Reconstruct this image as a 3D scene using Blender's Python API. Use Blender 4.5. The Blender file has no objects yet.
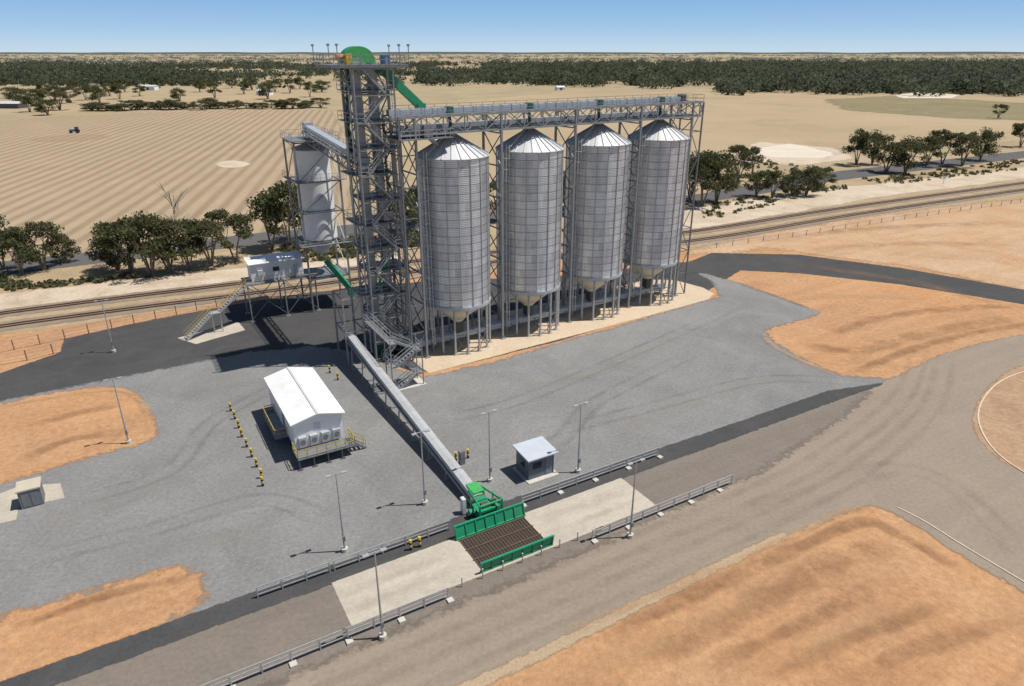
import bpy, math, random
import numpy as np
from mathutils import Vector, noise, Matrix
random.seed(7); rng=np.random.default_rng(7)
scn=bpy.context.scene; C=scn.collection
H=40.0; F=683.0; PITCH=math.radians(23.1); SP,CP=math.sin(PITCH),math.cos(PITCH)
AZ=math.radians(30); CA,SA=math.cos(AZ),math.sin(AZ); OX,OY=-8.0,94.1
AS=math.radians(33)
def G(px,py,z=0.0):
    u=px-512; v=py-343; dz=F*SP+v*CP; fy=F*CP-v*SP; t=(H-z)/dz
    return (u*t,fy*t)
def S(a,b): return (OX+a*CA-b*SA, OY+a*SA+b*CA)
def SS(a,b): return (OX+a*math.cos(AS)-b*math.sin(AS), OY+a*math.sin(AS)+b*math.cos(AS))

# ------------------------------------------------------------------ materials
def new_mat(name):
    m=bpy.data.materials.new(name); m.use_nodes=True
    nt=m.node_tree; bs=nt.nodes['Principled BSDF']; return m,nt,bs
def N(nt,t,**k):
    n=nt.nodes.new(t)
    for a,b in k.items(): setattr(n,a,b)
    return n
def noise_n(nt,co,scale,detail=6,rough=.6,dist=0):
    n=N(nt,'ShaderNodeTexNoise'); n.inputs['Scale'].default_value=scale; n.inputs['Detail'].default_value=detail
    n.inputs['Roughness'].default_value=rough; n.inputs['Distortion'].default_value=dist
    nt.links.new(co,n.inputs['Vector']); return n.outputs['Fac']
def mrange(nt,x,a,b,c,d):
    n=N(nt,'ShaderNodeMapRange'); n.inputs[1].default_value=a;n.inputs[2].default_value=b;n.inputs[3].default_value=c;n.inputs[4].default_value=d
    nt.links.new(x,n.inputs[0]); return n.outputs[0]
def mixc(nt,f,a,b,mode='MIX'):
    n=N(nt,'ShaderNodeMix',data_type='RGBA',blend_type=mode)
    for s,v in ((0,f),(6,a),(7,b)):
        if isinstance(v,(int,float)): n.inputs[s].default_value=v
        elif isinstance(v,tuple): n.inputs[s].default_value=(*v,1)
        else: nt.links.new(v,n.inputs[s])
    return n.outputs[2]
def mth(nt,op,a,b=0.0,clamp=False):
    n=N(nt,'ShaderNodeMath',operation=op); n.use_clamp=clamp
    for i,v in enumerate((a,b)):
        if isinstance(v,(int,float)): n.inputs[i].default_value=v
        else: nt.links.new(v,n.inputs[i])
    return n.outputs[0]
def gmat(name,c1,c2,c3=None,big=.04,mid=.25,fine=5,streak=0,sdir=30,stripes=None,fade=True,bump=.25,contrast=.25,streakcol=.7,c4=None,swid=.55,soft=0):
    m,nt,bs=new_mat(name); L=nt.links
    pos=N(nt,'ShaderNodeNewGeometry').outputs['Position']
    f1=mrange(nt,noise_n(nt,pos,big,6,.6,.6),.3,.7,0,1)
    col=mixc(nt,f1,c1,c2)
    if c3:
        f2=mrange(nt,noise_n(nt,pos,mid,8,.68,.8),.38,.72,0,.85); col=mixc(nt,f2,col,c3)
    if c4:
        f4=mrange(nt,noise_n(nt,pos,big*2.3,8,.66,1.2),.5,.68,0,.7); col=mixc(nt,f4,col,c4)
    if stripes:
        mp=N(nt,'ShaderNodeMapping'); mp.inputs['Rotation'].default_value=(0,0,-math.radians(stripes[0])); L.new(pos,mp.inputs['Vector'])
        w=N(nt,'ShaderNodeTexWave',wave_type='BANDS',bands_direction='Y'); w.inputs['Scale'].default_value=stripes[1]; w.inputs['Distortion'].default_value=.8
        w.inputs['Detail'].default_value=2; w.inputs['Detail Scale'].default_value=.5
        L.new(mp.outputs[0],w.inputs['Vector'])
        amp=mrange(nt,noise_n(nt,pos,.02,5,.7),.3,.7,.5,1.0)
        wf=mrange(nt,w.outputs['Fac'],.25,.9,0,1)
        col=mixc(nt,mth(nt,'MULTIPLY',wf,amp),col,stripes[2])
    if streak:
        mp=N(nt,'ShaderNodeMapping',vector_type='POINT'); mp.inputs['Rotation'].default_value=(0,0,-math.radians(sdir)); L.new(pos,mp.inputs['Vector'])
        mp2=N(nt,'ShaderNodeMapping'); mp2.inputs['Scale'].default_value=(.02,swid,1); L.new(mp.outputs[0],mp2.inputs['Vector'])
        s=mrange(nt,noise_n(nt,mp2.outputs[0],1,6,.65,.25),.32,.68,0,1)
        col=mixc(nt,mth(nt,'MULTIPLY',s,streak),col,mixc(nt,1.0,col,(streakcol,)*3,'MULTIPLY'))
    nf=noise_n(nt,pos,fine,9,.82)
    v=mrange(nt,nf,.33,.67,1-contrast,1+contrast)
    cc=N(nt,'ShaderNodeCombineColor'); 
    for i in range(3): L.new(v,cc.inputs[i])
    col=mixc(nt,1.0,col,cc.outputs[0],'MULTIPLY')
    L.new(col,bs.inputs['Base Color']); bs.inputs['Roughness'].default_value=.95; bs.inputs['Specular IOR Level'].default_value=.12
    bp=N(nt,'ShaderNodeBump'); bp.inputs['Strength'].default_value=bump; bp.inputs['Distance'].default_value=.25
    nb=mth(nt,'ADD',noise_n(nt,pos,.8,8,.7),mth(nt,'MULTIPLY',nf,.3)); L.new(nb,bp.inputs['Height']); L.new(bp.outputs[0],bs.inputs['Normal'])
    if fade:
        at=N(nt,'ShaderNodeAttribute',attribute_name='fade')
        nn=mrange(nt,noise_n(nt,pos,.9,7,.7),.3,.7,0,1)
        if soft:
            fac=mth(nt,'MULTIPLY',at.outputs['Fac'],mth(nt,'MULTIPLY',mrange(nt,noise_n(nt,pos,.25,8,.72),.38,.62,.1,1.0),soft),True)
        else:
            fac=mth(nt,'ADD',mth(nt,'MULTIPLY',mth(nt,'SUBTRACT',at.outputs['Fac'],nn),1.9),.45,True)
            fac=mth(nt,'MULTIPLY',fac,mrange(nt,at.outputs['Fac'],0,.35,0,1))
            fac=mth(nt,'MAXIMUM',fac,mth(nt,'GREATER_THAN',at.outputs['Fac'],.985))
        tr=N(nt,'ShaderNodeBsdfTransparent'); mx=N(nt,'ShaderNodeMixShader')
        L.new(fac,mx.inputs[0]);L.new(tr.outputs[0],mx.inputs[1]);L.new(bs.outputs[0],mx.inputs[2])
        L.new(mx.outputs[0],nt.nodes['Material Output'].inputs['Surface'])
    return m
def pmat(name,c,rough=.6,metal=0,var=.12,scale=1.5,grime=None):
    m,nt,bs=new_mat(name)
    co=N(nt,'ShaderNodeTexCoord').outputs['Object']
    nf=noise_n(nt,co,scale,6,.65)
    v=mrange(nt,nf,.3,.7,1-var,1+var); cc=N(nt,'ShaderNodeCombineColor')
    for i in range(3): nt.links.new(v,cc.inputs[i])
    col=mixc(nt,1.0,c,cc.outputs[0],'MULTIPLY')
    if grime:
        g=mrange(nt,noise_n(nt,co,scale*.35,7,.7,.5),.52,.7,0,.6); col=mixc(nt,g,col,grime)
    nt.links.new(col,bs.inputs['Base Color']); bs.inputs['Roughness'].default_value=rough; bs.inputs['Metallic'].default_value=metal
    return m
M={}
M['ground']=gmat('dry_grass',(.35,.275,.17),(.41,.32,.20),(.29,.235,.14),big=.004,mid=.03,fine=.8,fade=False,contrast=.18,c4=(.26,.22,.13))
M['field']=gmat('ploughed_field',(.41,.31,.205),(.365,.28,.185),(.335,.255,.165),big=.01,mid=.06,fine=1.5,stripes=(101,.062,(.255,.188,.12)),contrast=.12)
M['paddock']=gmat('paddock',(.41,.315,.195),(.35,.265,.16),(.38,.295,.19),big=.008,mid=.05,fine=.8,contrast=.18,c4=(.30,.24,.14))
M['spot']=gmat('bare_field_soil',(.42,.30,.19),(.45,.33,.21),None,big=.05,fine=1,soft=.7)
M['scrub']=gmat('scrub_paddock',(.22,.185,.10),(.28,.225,.13),(.17,.15,.08),big=.02,mid=.08,fine=1.2)
M['pale']=gmat('pale_dirt',(.52,.42,.31),(.44,.34,.24),(.60,.52,.42),big=.03,mid=.12,fine=2,c4=(.36,.27,.18))
M['white']=gmat('white_sand',(.64,.57,.47),(.55,.47,.36),None,big=.05,fine=2)
M['verge']=gmat('verge_dirt',(.45,.33,.21),(.37,.27,.165),(.25,.21,.12),big=.05,mid=.2,fine=2.5)
M['earth']=gmat('orange_earth',(.51,.268,.125),(.44,.245,.13),(.51,.315,.175),big=.03,mid=.1,fine=1.4,streak=.75,streakcol=.8,bump=.6,contrast=.26,swid=.35,c4=(.36,.205,.115))
M['earth2']=gmat('orange_earth_pale',(.51,.33,.195),(.47,.275,.145),(.55,.40,.27),big=.03,mid=.1,fine=1.4,streak=.75,streakcol=.82,bump=.5,contrast=.22,swid=.35,c4=(.41,.26,.155))
M['island']=gmat('brown_island_earth',(.38,.24,.145),(.32,.20,.12),(.43,.30,.19),big=.06,mid=.2,fine=1.5,bump=.5,contrast=.26)
M['earthd']=gmat('disturbed_earth',(.31,.175,.095),(.36,.205,.11),None,big=.1,fine=1.5,bump=.6,soft=.75,contrast=.3)
M['earthl']=gmat('pale_windrow',(.57,.37,.21),(.52,.32,.17),None,big=.1,fine=1.5,bump=.6,soft=.8,contrast=.25)
M['gravel']=gmat('grey_gravel',(.226,.221,.212),(.19,.187,.182),(.262,.255,.243),big=.035,mid=.12,fine=2.6,streak=.6,sdir=60,contrast=.26,streakcol=.87,swid=.4,bump=.3,c4=(.18,.177,.172))
M['graveld']=gmat('scuffed_gravel',(.13,.128,.125),(.14,.14,.135),None,big=.2,fine=3,soft=.26,bump=.2)
M['gravell']=gmat('dusty_gravel',(.36,.33,.285),(.33,.305,.27),None,big=.2,fine=3,soft=.5,bump=.2)
M['asphalt']=gmat('dark_asphalt',(.055,.055,.057),(.067,.066,.066),(.085,.08,.076),big=.06,mid=.2,fine=3,streak=.3,streakcol=1.3,contrast=.2,bump=.08)
M['asphalt2']=gmat('worn_asphalt',(.115,.11,.108),(.10,.10,.10),(.135,.125,.115),big=.06,mid=.3,fine=3,streak=.3,streakcol=.8,contrast=.15,bump=.1)
M['road']=gmat('brown_road',(.29,.232,.18),(.26,.213,.168),(.31,.25,.193),big=.04,mid=.12,fine=2.5,streak=.6,streakcol=.84,contrast=.17,bump=.1,swid=.45)
M['roaddark']=gmat('tyre_worn_road',(.13,.113,.10),(.15,.13,.11),None,big=.2,fine=4,bump=.05,soft=.15)
M['roadgrey']=gmat('grey_lane',(.20,.168,.14),(.235,.195,.16),(.175,.155,.135),big=.07,mid=.15,fine=2.5,streak=.6,streakcol=.8,contrast=.17,bump=.08)
M['concrete']=gmat('concrete_apron',(.48,.42,.34),(.41,.365,.295),(.54,.48,.39),big=.12,mid=.4,fine=3,streak=.6,streakcol=.8,contrast=.14,bump=.05)
M['pad']=gmat('sandy_pad',(.54,.42,.29),(.48,.38,.265),(.57,.47,.35),big=.1,mid=.3,fine=3,contrast=.18)
M['shoulder']=gmat('road_shoulder',(.36,.27,.18),(.42,.31,.2),None,big=.1,fine=5)
M['ballast']=gmat('rail_ballast',(.25,.19,.14),(.30,.23,.17),(.19,.15,.12),big=.08,mid=.4,fine=5)
M['galv']=pmat('galvanised_steel',(.42,.425,.43),.5,.3,.15,3)
M['galvd']=pmat('galvanised_dark',(.20,.21,.22),.55,.3,.2,3)
M['tsteel']=pmat('tower_steel',(.265,.275,.285),.5,.3,.2,2)
M['tbrace']=pmat('tower_bracing',(.175,.185,.195),.5,.3,.2,2)
M['tleg']=pmat('elevator_casing',(.44,.45,.46),.5,.2,.12,1,grime=(.33,.33,.31))
M['steel']=pmat('grey_steel',(.22,.23,.24),.5,.3,.18,2)
M['light']=pmat('light_panel',(.60,.61,.61),.5,.1,.08,1.2,grime=(.42,.41,.38))
M['sroof']=pmat('silo_roof_sheet',(.72,.72,.72),.38,.3,.06,1.2)
M['convey']=pmat('conveyor_cover',(.46,.47,.47),.5,.2,.08,.8,grime=(.36,.35,.33))
M['blue']=pmat('bluegrey_cover',(.40,.44,.49),.45,.2,.1,1)
M['whitep']=pmat('white_paint',(.78,.78,.76),.5,0,.05,1,grime=(.66,.63,.56))
M['cream']=pmat('cream_hopper',(.76,.70,.54),.55,0,.08,1)
M['green']=pmat('green_paint',(.015,.27,.13),.45,0,.15,2,grime=(.05,.2,.11))
M['lime']=pmat('bright_green_paint',(.06,.36,.10),.45,0,.15,2)
M['dgreen']=pmat('dark_green_paint',(.02,.11,.07),.5,0,.15,2)
M['yellow']=pmat('yellow_paint',(.68,.46,.04),.5,0,.1,2)
M['yrail']=pmat('dull_yellow_paint',(.42,.31,.10),.5,0,.15,2)
M['black']=pmat('black_paint',(.025,.025,.025),.6,0,.2,2)
M['dark']=pmat('dark_steel',(.09,.09,.095),.6,.2,.2,2)
M['grate']=pmat('steel_grating',(.05,.042,.035),.7,.2,.3,3)
M['rust']=pmat('rusty_rail',(.13,.075,.05),.7,.2,.2,2)
M['redpost']=pmat('reddish_post',(.30,.16,.10),.7,0,.2,2)
M['conc']=pmat('concrete_block',(.50,.47,.41),.85,0,.12,2)
M['kerb']=pmat('dusty_kerb',(.56,.48,.35),.85,0,.15,1)
M['glass']=pmat('dark_glass',(.03,.035,.045),.12,0,.1,1)
M['hutwall']=pmat('hut_wall',(.12,.14,.165),.5,.05,.08,1)
M['hutdoor']=pmat('hut_door',(.17,.20,.23),.5,.05,.08,1)
M['hutroof']=pmat('hut_roof',(.50,.54,.58),.45,.1,.06,1)
M['tan']=pmat('tan_paint',(.50,.44,.33),.6,0,.08,1)
M['motor']=pmat('blue_motor',(.04,.13,.35),.4,0,.1,1)
M['orange']=pmat('orange_paint',(.6,.22,.04),.5,0,.1,1)
M['bark']=pmat('bark',(.20,.165,.125),.9,0,.3,2)
M['deadbark']=pmat('dead_bark',(.28,.24,.20),.9,0,.2,2)
def leafmat(name,c1,c2,sc=.45,tl=.35,fs=9,fv=.35):
    m,nt,bs=new_mat(name); pos=N(nt,'ShaderNodeNewGeometry').outputs['Position']
    f=mrange(nt,noise_n(nt,pos,sc,4,.6),.38,.62,0,1); col=mixc(nt,f,c1,c2)
    v=mrange(nt,noise_n(nt,pos,sc*fs,3,.6),.3,.7,1-fv,1+fv); cc=N(nt,'ShaderNodeCombineColor')
    for i in range(3): nt.links.new(v,cc.inputs[i])
    col=mixc(nt,1.0,col,cc.outputs[0],'MULTIPLY')
    nt.links.new(col,bs.inputs['Base Color']); bs.inputs['Roughness'].default_value=.8; bs.inputs['Specular IOR Level'].default_value=.15
    tr=N(nt,'ShaderNodeBsdfTranslucent'); nt.links.new(col,tr.inputs['Color']); mx=N(nt,'ShaderNodeMixShader'); mx.inputs[0].default_value=tl
    nt.links.new(bs.outputs[0],mx.inputs[1]); nt.links.new(tr.outputs[0],mx.inputs[2]); nt.links.new(mx.outputs[0],nt.nodes['Material Output'].inputs['Surface'])
    return m
M['leaf']=leafmat('eucalypt_leaves',(.085,.093,.042),(.135,.14,.065))
M['leaf2']=leafmat('olive_leaves',(.11,.11,.055),(.165,.155,.08))
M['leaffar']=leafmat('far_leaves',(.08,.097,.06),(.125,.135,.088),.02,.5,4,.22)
M['leafhaze']=leafmat('haze_tinted_leaves',(.13,.16,.145),(.18,.20,.175),.006,.45)  # aerial haze painted into the colour of the farthest woodland and hills
def silomat():
    m,nt,bs=new_mat('corrugated_silo_sheet'); L=nt.links
    uv=N(nt,'ShaderNodeTexCoord').outputs['UV']
    sep=N(nt,'ShaderNodeSeparateXYZ'); L.new(uv,sep.inputs[0])
    fu=mth(nt,'FLOOR',sep.outputs[0]); fv=mth(nt,'FLOOR',sep.outputs[1])
    cb=N(nt,'ShaderNodeCombineXYZ'); L.new(fu,cb.inputs[0]); L.new(fv,cb.inputs[1])
    wn=N(nt,'ShaderNodeTexWhiteNoise',noise_dimensions='2D'); L.new(cb.outputs[0],wn.inputs['Vector'])
    tone=mrange(nt,wn.outputs['Value'],0,1,.84,1.1)
    fr=mth(nt,'FRACT',sep.outputs[1]); seam=mth(nt,'LESS_THAN',fr,.13)
    fr2=mth(nt,'FRACT',sep.outputs[0]); seam2=mth(nt,'LESS_THAN',fr2,.04)
    sm=mth(nt,'MAXIMUM',seam,mth(nt,'MULTIPLY',seam2,.3))
    tone=mth(nt,'MULTIPLY',tone,mrange(nt,sm,0,1,1,.6))
    ob=N(nt,'ShaderNodeTexCoord').outputs['Object']
    mp=N(nt,'ShaderNodeMapping'); mp.inputs['Scale'].default_value=(1.2,1.2,.2); L.new(ob,mp.inputs['Vector'])
    st=mrange(nt,noise_n(nt,mp.outputs[0],1.3,7,.7),.35,.65,.84,1.1)
    tone=mth(nt,'MULTIPLY',tone,st)
    w=N(nt,'ShaderNodeTexWave',wave_type='BANDS',bands_direction='Z'); w.inputs['Scale'].default_value=1.35; L.new(ob,w.inputs['Vector'])
    tone=mth(nt,'MULTIPLY',tone,mrange(nt,w.outputs['Fac'],0,1,.88,1.08))
    cc=N(nt,'ShaderNodeCombineColor')
    for i in range(3): L.new(tone,cc.inputs[i])
    col=mixc(nt,1.0,(.72,.715,.71),cc.outputs[0],'MULTIPLY')
    L.new(col,bs.inputs['Base Color']); bs.inputs['Metallic'].default_value=.72; bs.inputs['Roughness'].default_value=.36
    bp=N(nt,'ShaderNodeBump'); bp.inputs['Strength'].default_value=.7; bp.inputs['Distance'].default_value=.06
    L.new(w.outputs['Fac'],bp.inputs['Height']); L.new(bp.outputs[0],bs.inputs['Normal'])
    return m
M['silo']=silomat()

# ------------------------------------------------------------------ mesh building
class MB:
    def __init__(s): s.v=[]; s.f=[]
    def add(s,vs,fs):
        n=len(s.v); s.v+= [tuple(p) for p in vs]; s.f+=[tuple(i+n for i in f) for f in fs]; return s
    def box(s,x0,x1,y0,y1,z0,z1):
        return s.add([(x0,y0,z0),(x1,y0,z0),(x1,y1,z0),(x0,y1,z0),(x0,y0,z1),(x1,y0,z1),(x1,y1,z1),(x0,y1,z1)],
            [(0,3,2,1),(4,5,6,7),(0,1,5,4),(1,2,6,5),(2,3,7,6),(3,0,4,7)])
    def bar(s,p,q,w=.1,h=None):
        h=h or w; p=Vector(p);q=Vector(q); d=(q-p)
        if d.length<1e-6: return s
        d.normalize(); up=Vector((0,0,1)) if abs(d.z)<.95 else Vector((0,1,0))
        sx=d.cross(up).normalized()*w/2; sy=sx.cross(d).normalized()*h/2
        vs=[p-sx-sy,p+sx-sy,p+sx+sy,p-sx+sy,q-sx-sy,q+sx-sy,q+sx+sy,q-sx+sy]
        return s.add(vs,[(0,1,2,3),(7,6,5,4),(0,4,5,1),(1,5,6,2),(2,6,7,3),(3,7,4,0)])
    def cyl(s,p,q,r,r2=None,n=12):
        r2=r if r2 is None else r2; p=Vector(p);q=Vector(q); d=(q-p).normalized(); up=Vector((0,0,1)) if abs(d.z)<.95 else Vector((0,1,0))
        a=d.cross(up).normalized(); b=a.cross(d)
        vs=[]
        for c,rr in ((p,r),(q,r2)):
            for i in range(n):
                t=2*math.pi*i/n; vs.append(c+a*math.cos(t)*rr+b*math.sin(t)*rr)
        fs=[(i,(i+1)%n,n+(i+1)%n,n+i) for i in range(n)]+[tuple(reversed(range(n))),tuple(range(n,2*n))]
        return s.add(vs,fs)
    def build(s,name,mat,parent=None,smooth=False):
        me=bpy.data.meshes.new(name); me.from_pydata(s.v,[],s.f); me.materials.append(mat)
        if smooth: me.polygons.foreach_set('use_smooth',[True]*len(me.polygons))
        me.update()
        o=bpy.data.objects.new(name,me); C.objects.link(o)
        if parent: o.parent=parent
        return o
def thing(name,label,cat,xy,rz=0,group=None,z=0):
    o=bpy.data.objects.new(name,None); o.empty_display_size=.3; C.objects.link(o); o.location=(xy[0],xy[1],z); o.rotation_euler=(0,0,rz)
    o['label']=label;o['category']=cat
    if group:o['group']=group
    return o
def dup(root,xy,rz=None,label=None,scale=None,z=0):
    r=root.copy(); C.objects.link(r); r.location=(xy[0],xy[1],z)
    if rz is not None: r.rotation_euler=(0,0,rz)
    if scale: r.scale=scale
    if label: r['label']=label
    for ch in KIDS[root.name]:
        c=ch.copy(); C.objects.link(c); c.parent=r
        for g in KIDS.get(ch.name,[]):
            d=g.copy(); C.objects.link(d); d.parent=c
    return r
KIDS={}
def regkids(root):
    KIDS[root.name]=[o for o in C.objects if o.parent==root]
    for c in KIDS[root.name]:
        k=[o for o in C.objects if o.parent==c]
        if k: KIDS[c.name]=k

# ------------------------------------------------------------------ sheets
def smoothpts(P,k=6,closed=True):
    out=[];n=len(P)
    rngi=range(n if closed else n-1)
    for i in rngi:
        if closed: p0,p1,p2,p3=[P[(i+j)%n] for j in (-1,0,1,2)]
        else: p0,p1,p2,p3=[P[min(max(i+j,0),n-1)] for j in (-1,0,1,2)]
        for s in range(k):
            t=s/k
            out.append(tuple(.5*((2*p1[c])+(-p0[c]+p2[c])*t+(2*p0[c]-5*p1[c]+4*p2[c]-p3[c])*t*t+(-p0[c]+3*p1[c]-3*p2[c]+p3[c])*t**3) for c in (0,1)))
    if not closed: out.append(P[-1])
    return out
def sheet(name,pts,z,mat,jit=.3,fade=.8,smooth=False,space='px'):
    if space=='px': W=[G(*p) for p in pts]
    elif space=='s': W=[S(*p) for p in pts]
    else: W=list(pts)
    if smooth: W=smoothpts(W)
    D=[]
    n=len(W)
    for i in range(n):
        p,q=W[i],W[(i+1)%n]; L=math.hypot(q[0]-p[0],q[1]-p[1]); d=math.hypot((p[0]+q[0])/2,(p[1]+q[1])/2)
        k=max(1,int(L/max(.6,d/90)))
        for s in range(k):
            t=s/k; D.append((p[0]+(q[0]-p[0])*t,p[1]+(q[1]-p[1])*t))
    J=[]
    for x,y in D:
        a=noise.noise_vector(Vector((x*.07,y*.07,3.1)))*jit*1.3+noise.noise_vector(Vector((x*.23,y*.23,1.7)))*jit*.5+noise.noise_vector(Vector((x*.9,y*.9,5.7)))*jit*.2
        J.append((x+a.x,y+a.y))
    ar=sum(J[i][0]*J[(i+1)%len(J)][1]-J[(i+1)%len(J)][0]*J[i][1] for i in range(len(J)))
    if ar<0: J.reverse()
    m=len(J); V=[(x,y,z) for x,y in J]; Fc=[tuple(range(m))]; fd=[1.0]*m
    if fade>0:
        for i in range(m):
            a,b=J[i-1],J[(i+1)%m]; t=Vector((b[0]-a[0],b[1]-a[1]))
            if t.length<1e-6: t=Vector((1,0))
            t.normalize(); V.append((J[i][0]+t.y*fade,J[i][1]-t.x*fade,z-.003)); fd.append(0.0)
        Fc+=[(i,m+i,m+(i+1)%m,(i+1)%m) for i in range(m)]
    me=bpy.data.meshes.new(name); me.from_pydata(V,[],Fc); me.materials.append(mat)
    at=me.attributes.new('fade','FLOAT','POINT'); at.data.foreach_set('value',fd); me.update()
    o=bpy.data.objects.new(name,me); C.objects.link(o); o['kind']='structure'
    return o
def ribbon(name,px,z,mat,w=.5,f=1.0,space='px',gap=0,hgt=0):
    P=[G(*p) for p in px] if space=='px' else [S(*p) for p in px]
    P=smoothpts(P,14,False); V=[];fd=[];Fc=[]
    tr=(-gap/2,gap/2) if gap else (0,)
    prof=((-1,0,0),(-.45,.8,.75),(0,1,1),(.45,.8,.75),(1,0,0))
    for c in tr:
        base=len(V)
        for i in range(len(P)):
            a=P[max(i-1,0)];b=P[min(i+1,len(P)-1)]; t=Vector((b[0]-a[0],b[1]-a[1])).normalized()
            e=min(1,min(i,len(P)-1-i)/8); k=f*e
            wn=1+.5*noise.noise(Vector((P[i][0]*.3,P[i][1]*.3,9)))
            hn=hgt*e*(1+.8*noise.noise(Vector((P[i][0]*.35,P[i][1]*.35,4))))
            for o_,v,hh in prof:
                oo=c+o_*w*wn
                V.append((P[i][0]-t.y*oo,P[i][1]+t.x*oo,z+hh*hn)); fd.append(v*k)
        for i in range(len(P)-1):
            for j in range(4): q=base+i*5+j; Fc.append((q,q+1,q+6,q+5))
    me=bpy.data.meshes.new(name); me.from_pydata(V,[],Fc); me.materials.append(mat); me.polygons.foreach_set('use_smooth',[True]*len(Fc))
    at=me.attributes.new('fade','FLOAT','POINT'); at.data.foreach_set('value',fd); me.update()
    o=bpy.data.objects.new(name,me); C.objects.link(o); o['kind']='structure'
ax=[0,40,80,120,180,260,380,550,800,1200,2000,3500,6000,10000,16000,26000]
xs=[-a for a in reversed(ax[1:])]+ax
g=MB(); V=[(x,y,-.03) for y in xs for x in xs]; n=len(xs)
g.add(V,[(j*n+i,j*n+i+1,(j+1)*n+i+1,(j+1)*n+i) for j in range(n-1) for i in range(n-1)])
o=g.build('ground',M['ground']); o['kind']='structure'
def lz(k): return -.03+.006*k
sheet('ploughed_field',[(-260,262),(-200,140),(60,116),(200,111),(330,110),(352,150),(345,222),(230,236),(100,248),(0,258)],lz(1),M['field'],1.5,1.5)
sheet('far_field',[(390,108),(560,92),(800,92),(1100,100),(1150,128),(1030,140),(800,150),(690,150),(520,180),(400,190)],lz(1),M['paddock'],3,4)
sheet('left_paddock',[(-100,112),(100,97),(330,84),(345,98),(190,107),(40,113)],lz(1),M['paddock'],3,3)  # plain paddock ground, same colour as the other far fields
sheet('far_pale_field',[(280,71),(330,69),(425,70),(420,77),(300,79)],lz(1),M['paddock'],3,3)
sheet('far_tan_field',[(60,76),(150,73),(210,74),(170,78),(80,79)],lz(1),M['paddock'],3,3)
sheet('scrub_field',[(830,100),(900,96),(1100,108),(1100,122),(960,118),(850,110)],lz(2),M['scrub'],5,8)
sheet('white_sand_patch',[(893,95),(925,92),(958,95),(950,98),(905,98)],lz(3),M['white'],3,3)
sheet('pale_sand_bank',[(735,152),(760,142),(830,148),(850,158),(800,165),(745,162)],lz(2),M['pale'],2,3)
sheet('white_sand_bank',[(752,150),(790,144),(830,152),(820,158),(770,157)],lz(3),M['white'],2,3)
sheet('verge_ground',[(-300,300),(-200,262),(0,262),(230,240),(400,225),(690,180),(800,170),(1030,145),(1200,130),(1200,180),(1024,186),(700,238),(300,300),(0,345),(-300,385)],lz(2),M['verge'],1.5,2)
sheet('pale_dirt_strip',[(-200,312),(0,294),(120,282),(250,268),(400,255),(400,262),(250,285),(100,303),(0,316),(-200,345)],lz(3),M['pale'],1.2,1.5)
sheet('pale_dirt_strip',[(640,228),(700,207),(800,192),(900,182),(1024,168),(1150,155),(1150,166),(1024,178),(900,193),(760,217),(700,228),(640,242)],lz(3),M['pale'],1.2,1.5)
sheet('highway',[(-200,288),(0,262),(100,251),(270,232),(400,220),(560,206),(700,194),(760,184),(840,171),(1024,151),(1150,139),(1150,147),(1024,158),(840,180),(760,194),(700,203),(560,216),(400,231),(270,243),(100,263),(0,275),(-200,302)],lz(4),M['asphalt2'],.1,.4)
sheet('site_earth',[(-400,420),(-200,372),(0,336),(250,300),(400,282),(560,262),(700,247),(860,220),(1024,197),(1300,160),(1700,420),(1400,1400),(-500,1400),(-900,700)],lz(4),M['earth'],.6,1.0)
sheet('pale_earth',[(690,252),(760,236),(900,214),(1060,196),(1400,230),(1400,300),(1060,296),(900,262),(760,246)],lz(5),M['earth2'],1.2,4)
track_px=[(-120,346),(0,327),(125,310),(250,294),(480,264),(700,240),(860,214),(1024,190),(1200,165)]
TR=smoothpts([G(*p) for p in track_px],10,False)
def offs(P,d):
    out=[]
    for i in range(len(P)):
        a=P[max(i-1,0)];b=P[min(i+1,len(P)-1)]; t=Vector((b[0]-a[0],b[1]-a[1])).normalized(); out.append((P[i][0]-t.y*d,P[i][1]+t.x*d))
    return out
for off,nm in ((0,'near'),(7,'far')):
    c=offs(TR,off)
    sheet('rail_ballast',offs(c,1.9)+offs(c,-1.9)[::-1],lz(6),M['ballast'],.2,.9,space='w')
    t=thing('railway_track','rusty railway track '+('nearest the silos' if off==0 else 'on the far side, second from the silos'),'railway',(0,0))
    for e in (-.55,.55):
        r=MB(); q=offs(c,e)
        for i in range(len(q)-1): r.bar((*q[i],.12),(*q[i+1],.12),.14,.2)
        r.build('rail',M['rust'],t)
sheet('asphalt_yard',[(-300,440),(-150,402),(0,374),(62,352),(66,339),(130,325),(215,308),(300,294),(420,282),(560,276),(690,262),(712,253),(800,255),(900,268),(1024,290),(1200,322),(1200,345),(1024,304),(900,284),(800,273),(740,270),(690,300),(560,340),(430,372),(330,352),(240,356),(100,384),(0,402),(-150,440),(-300,490)],lz(6),M['asphalt'],.15,.4)
sheet('gravel_yard',[(-300,490),(-150,440),(0,402),(100,383),(245,354),(310,348),(345,352),(420,380),(480,368),(560,345),(640,322),(722,298),(712,280),(700,274),(738,284),(775,298),(815,312),(795,320),(760,330),(768,342),(790,356),(840,377),(892,380),(640,470),(440,545),(250,604),(100,666),(0,705),(-200,760),(-500,760)],lz(7),M['gravel'],.6,1.3,smooth=False)
sheet('orange_earth_patch',[(-80,424),(0,405),(60,393),(118,388),(142,404),(152,426),(146,440),(100,452),(60,464),(0,482),(-90,505)],lz(8),M['earth'],.5,1.3,smooth=True)
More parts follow.
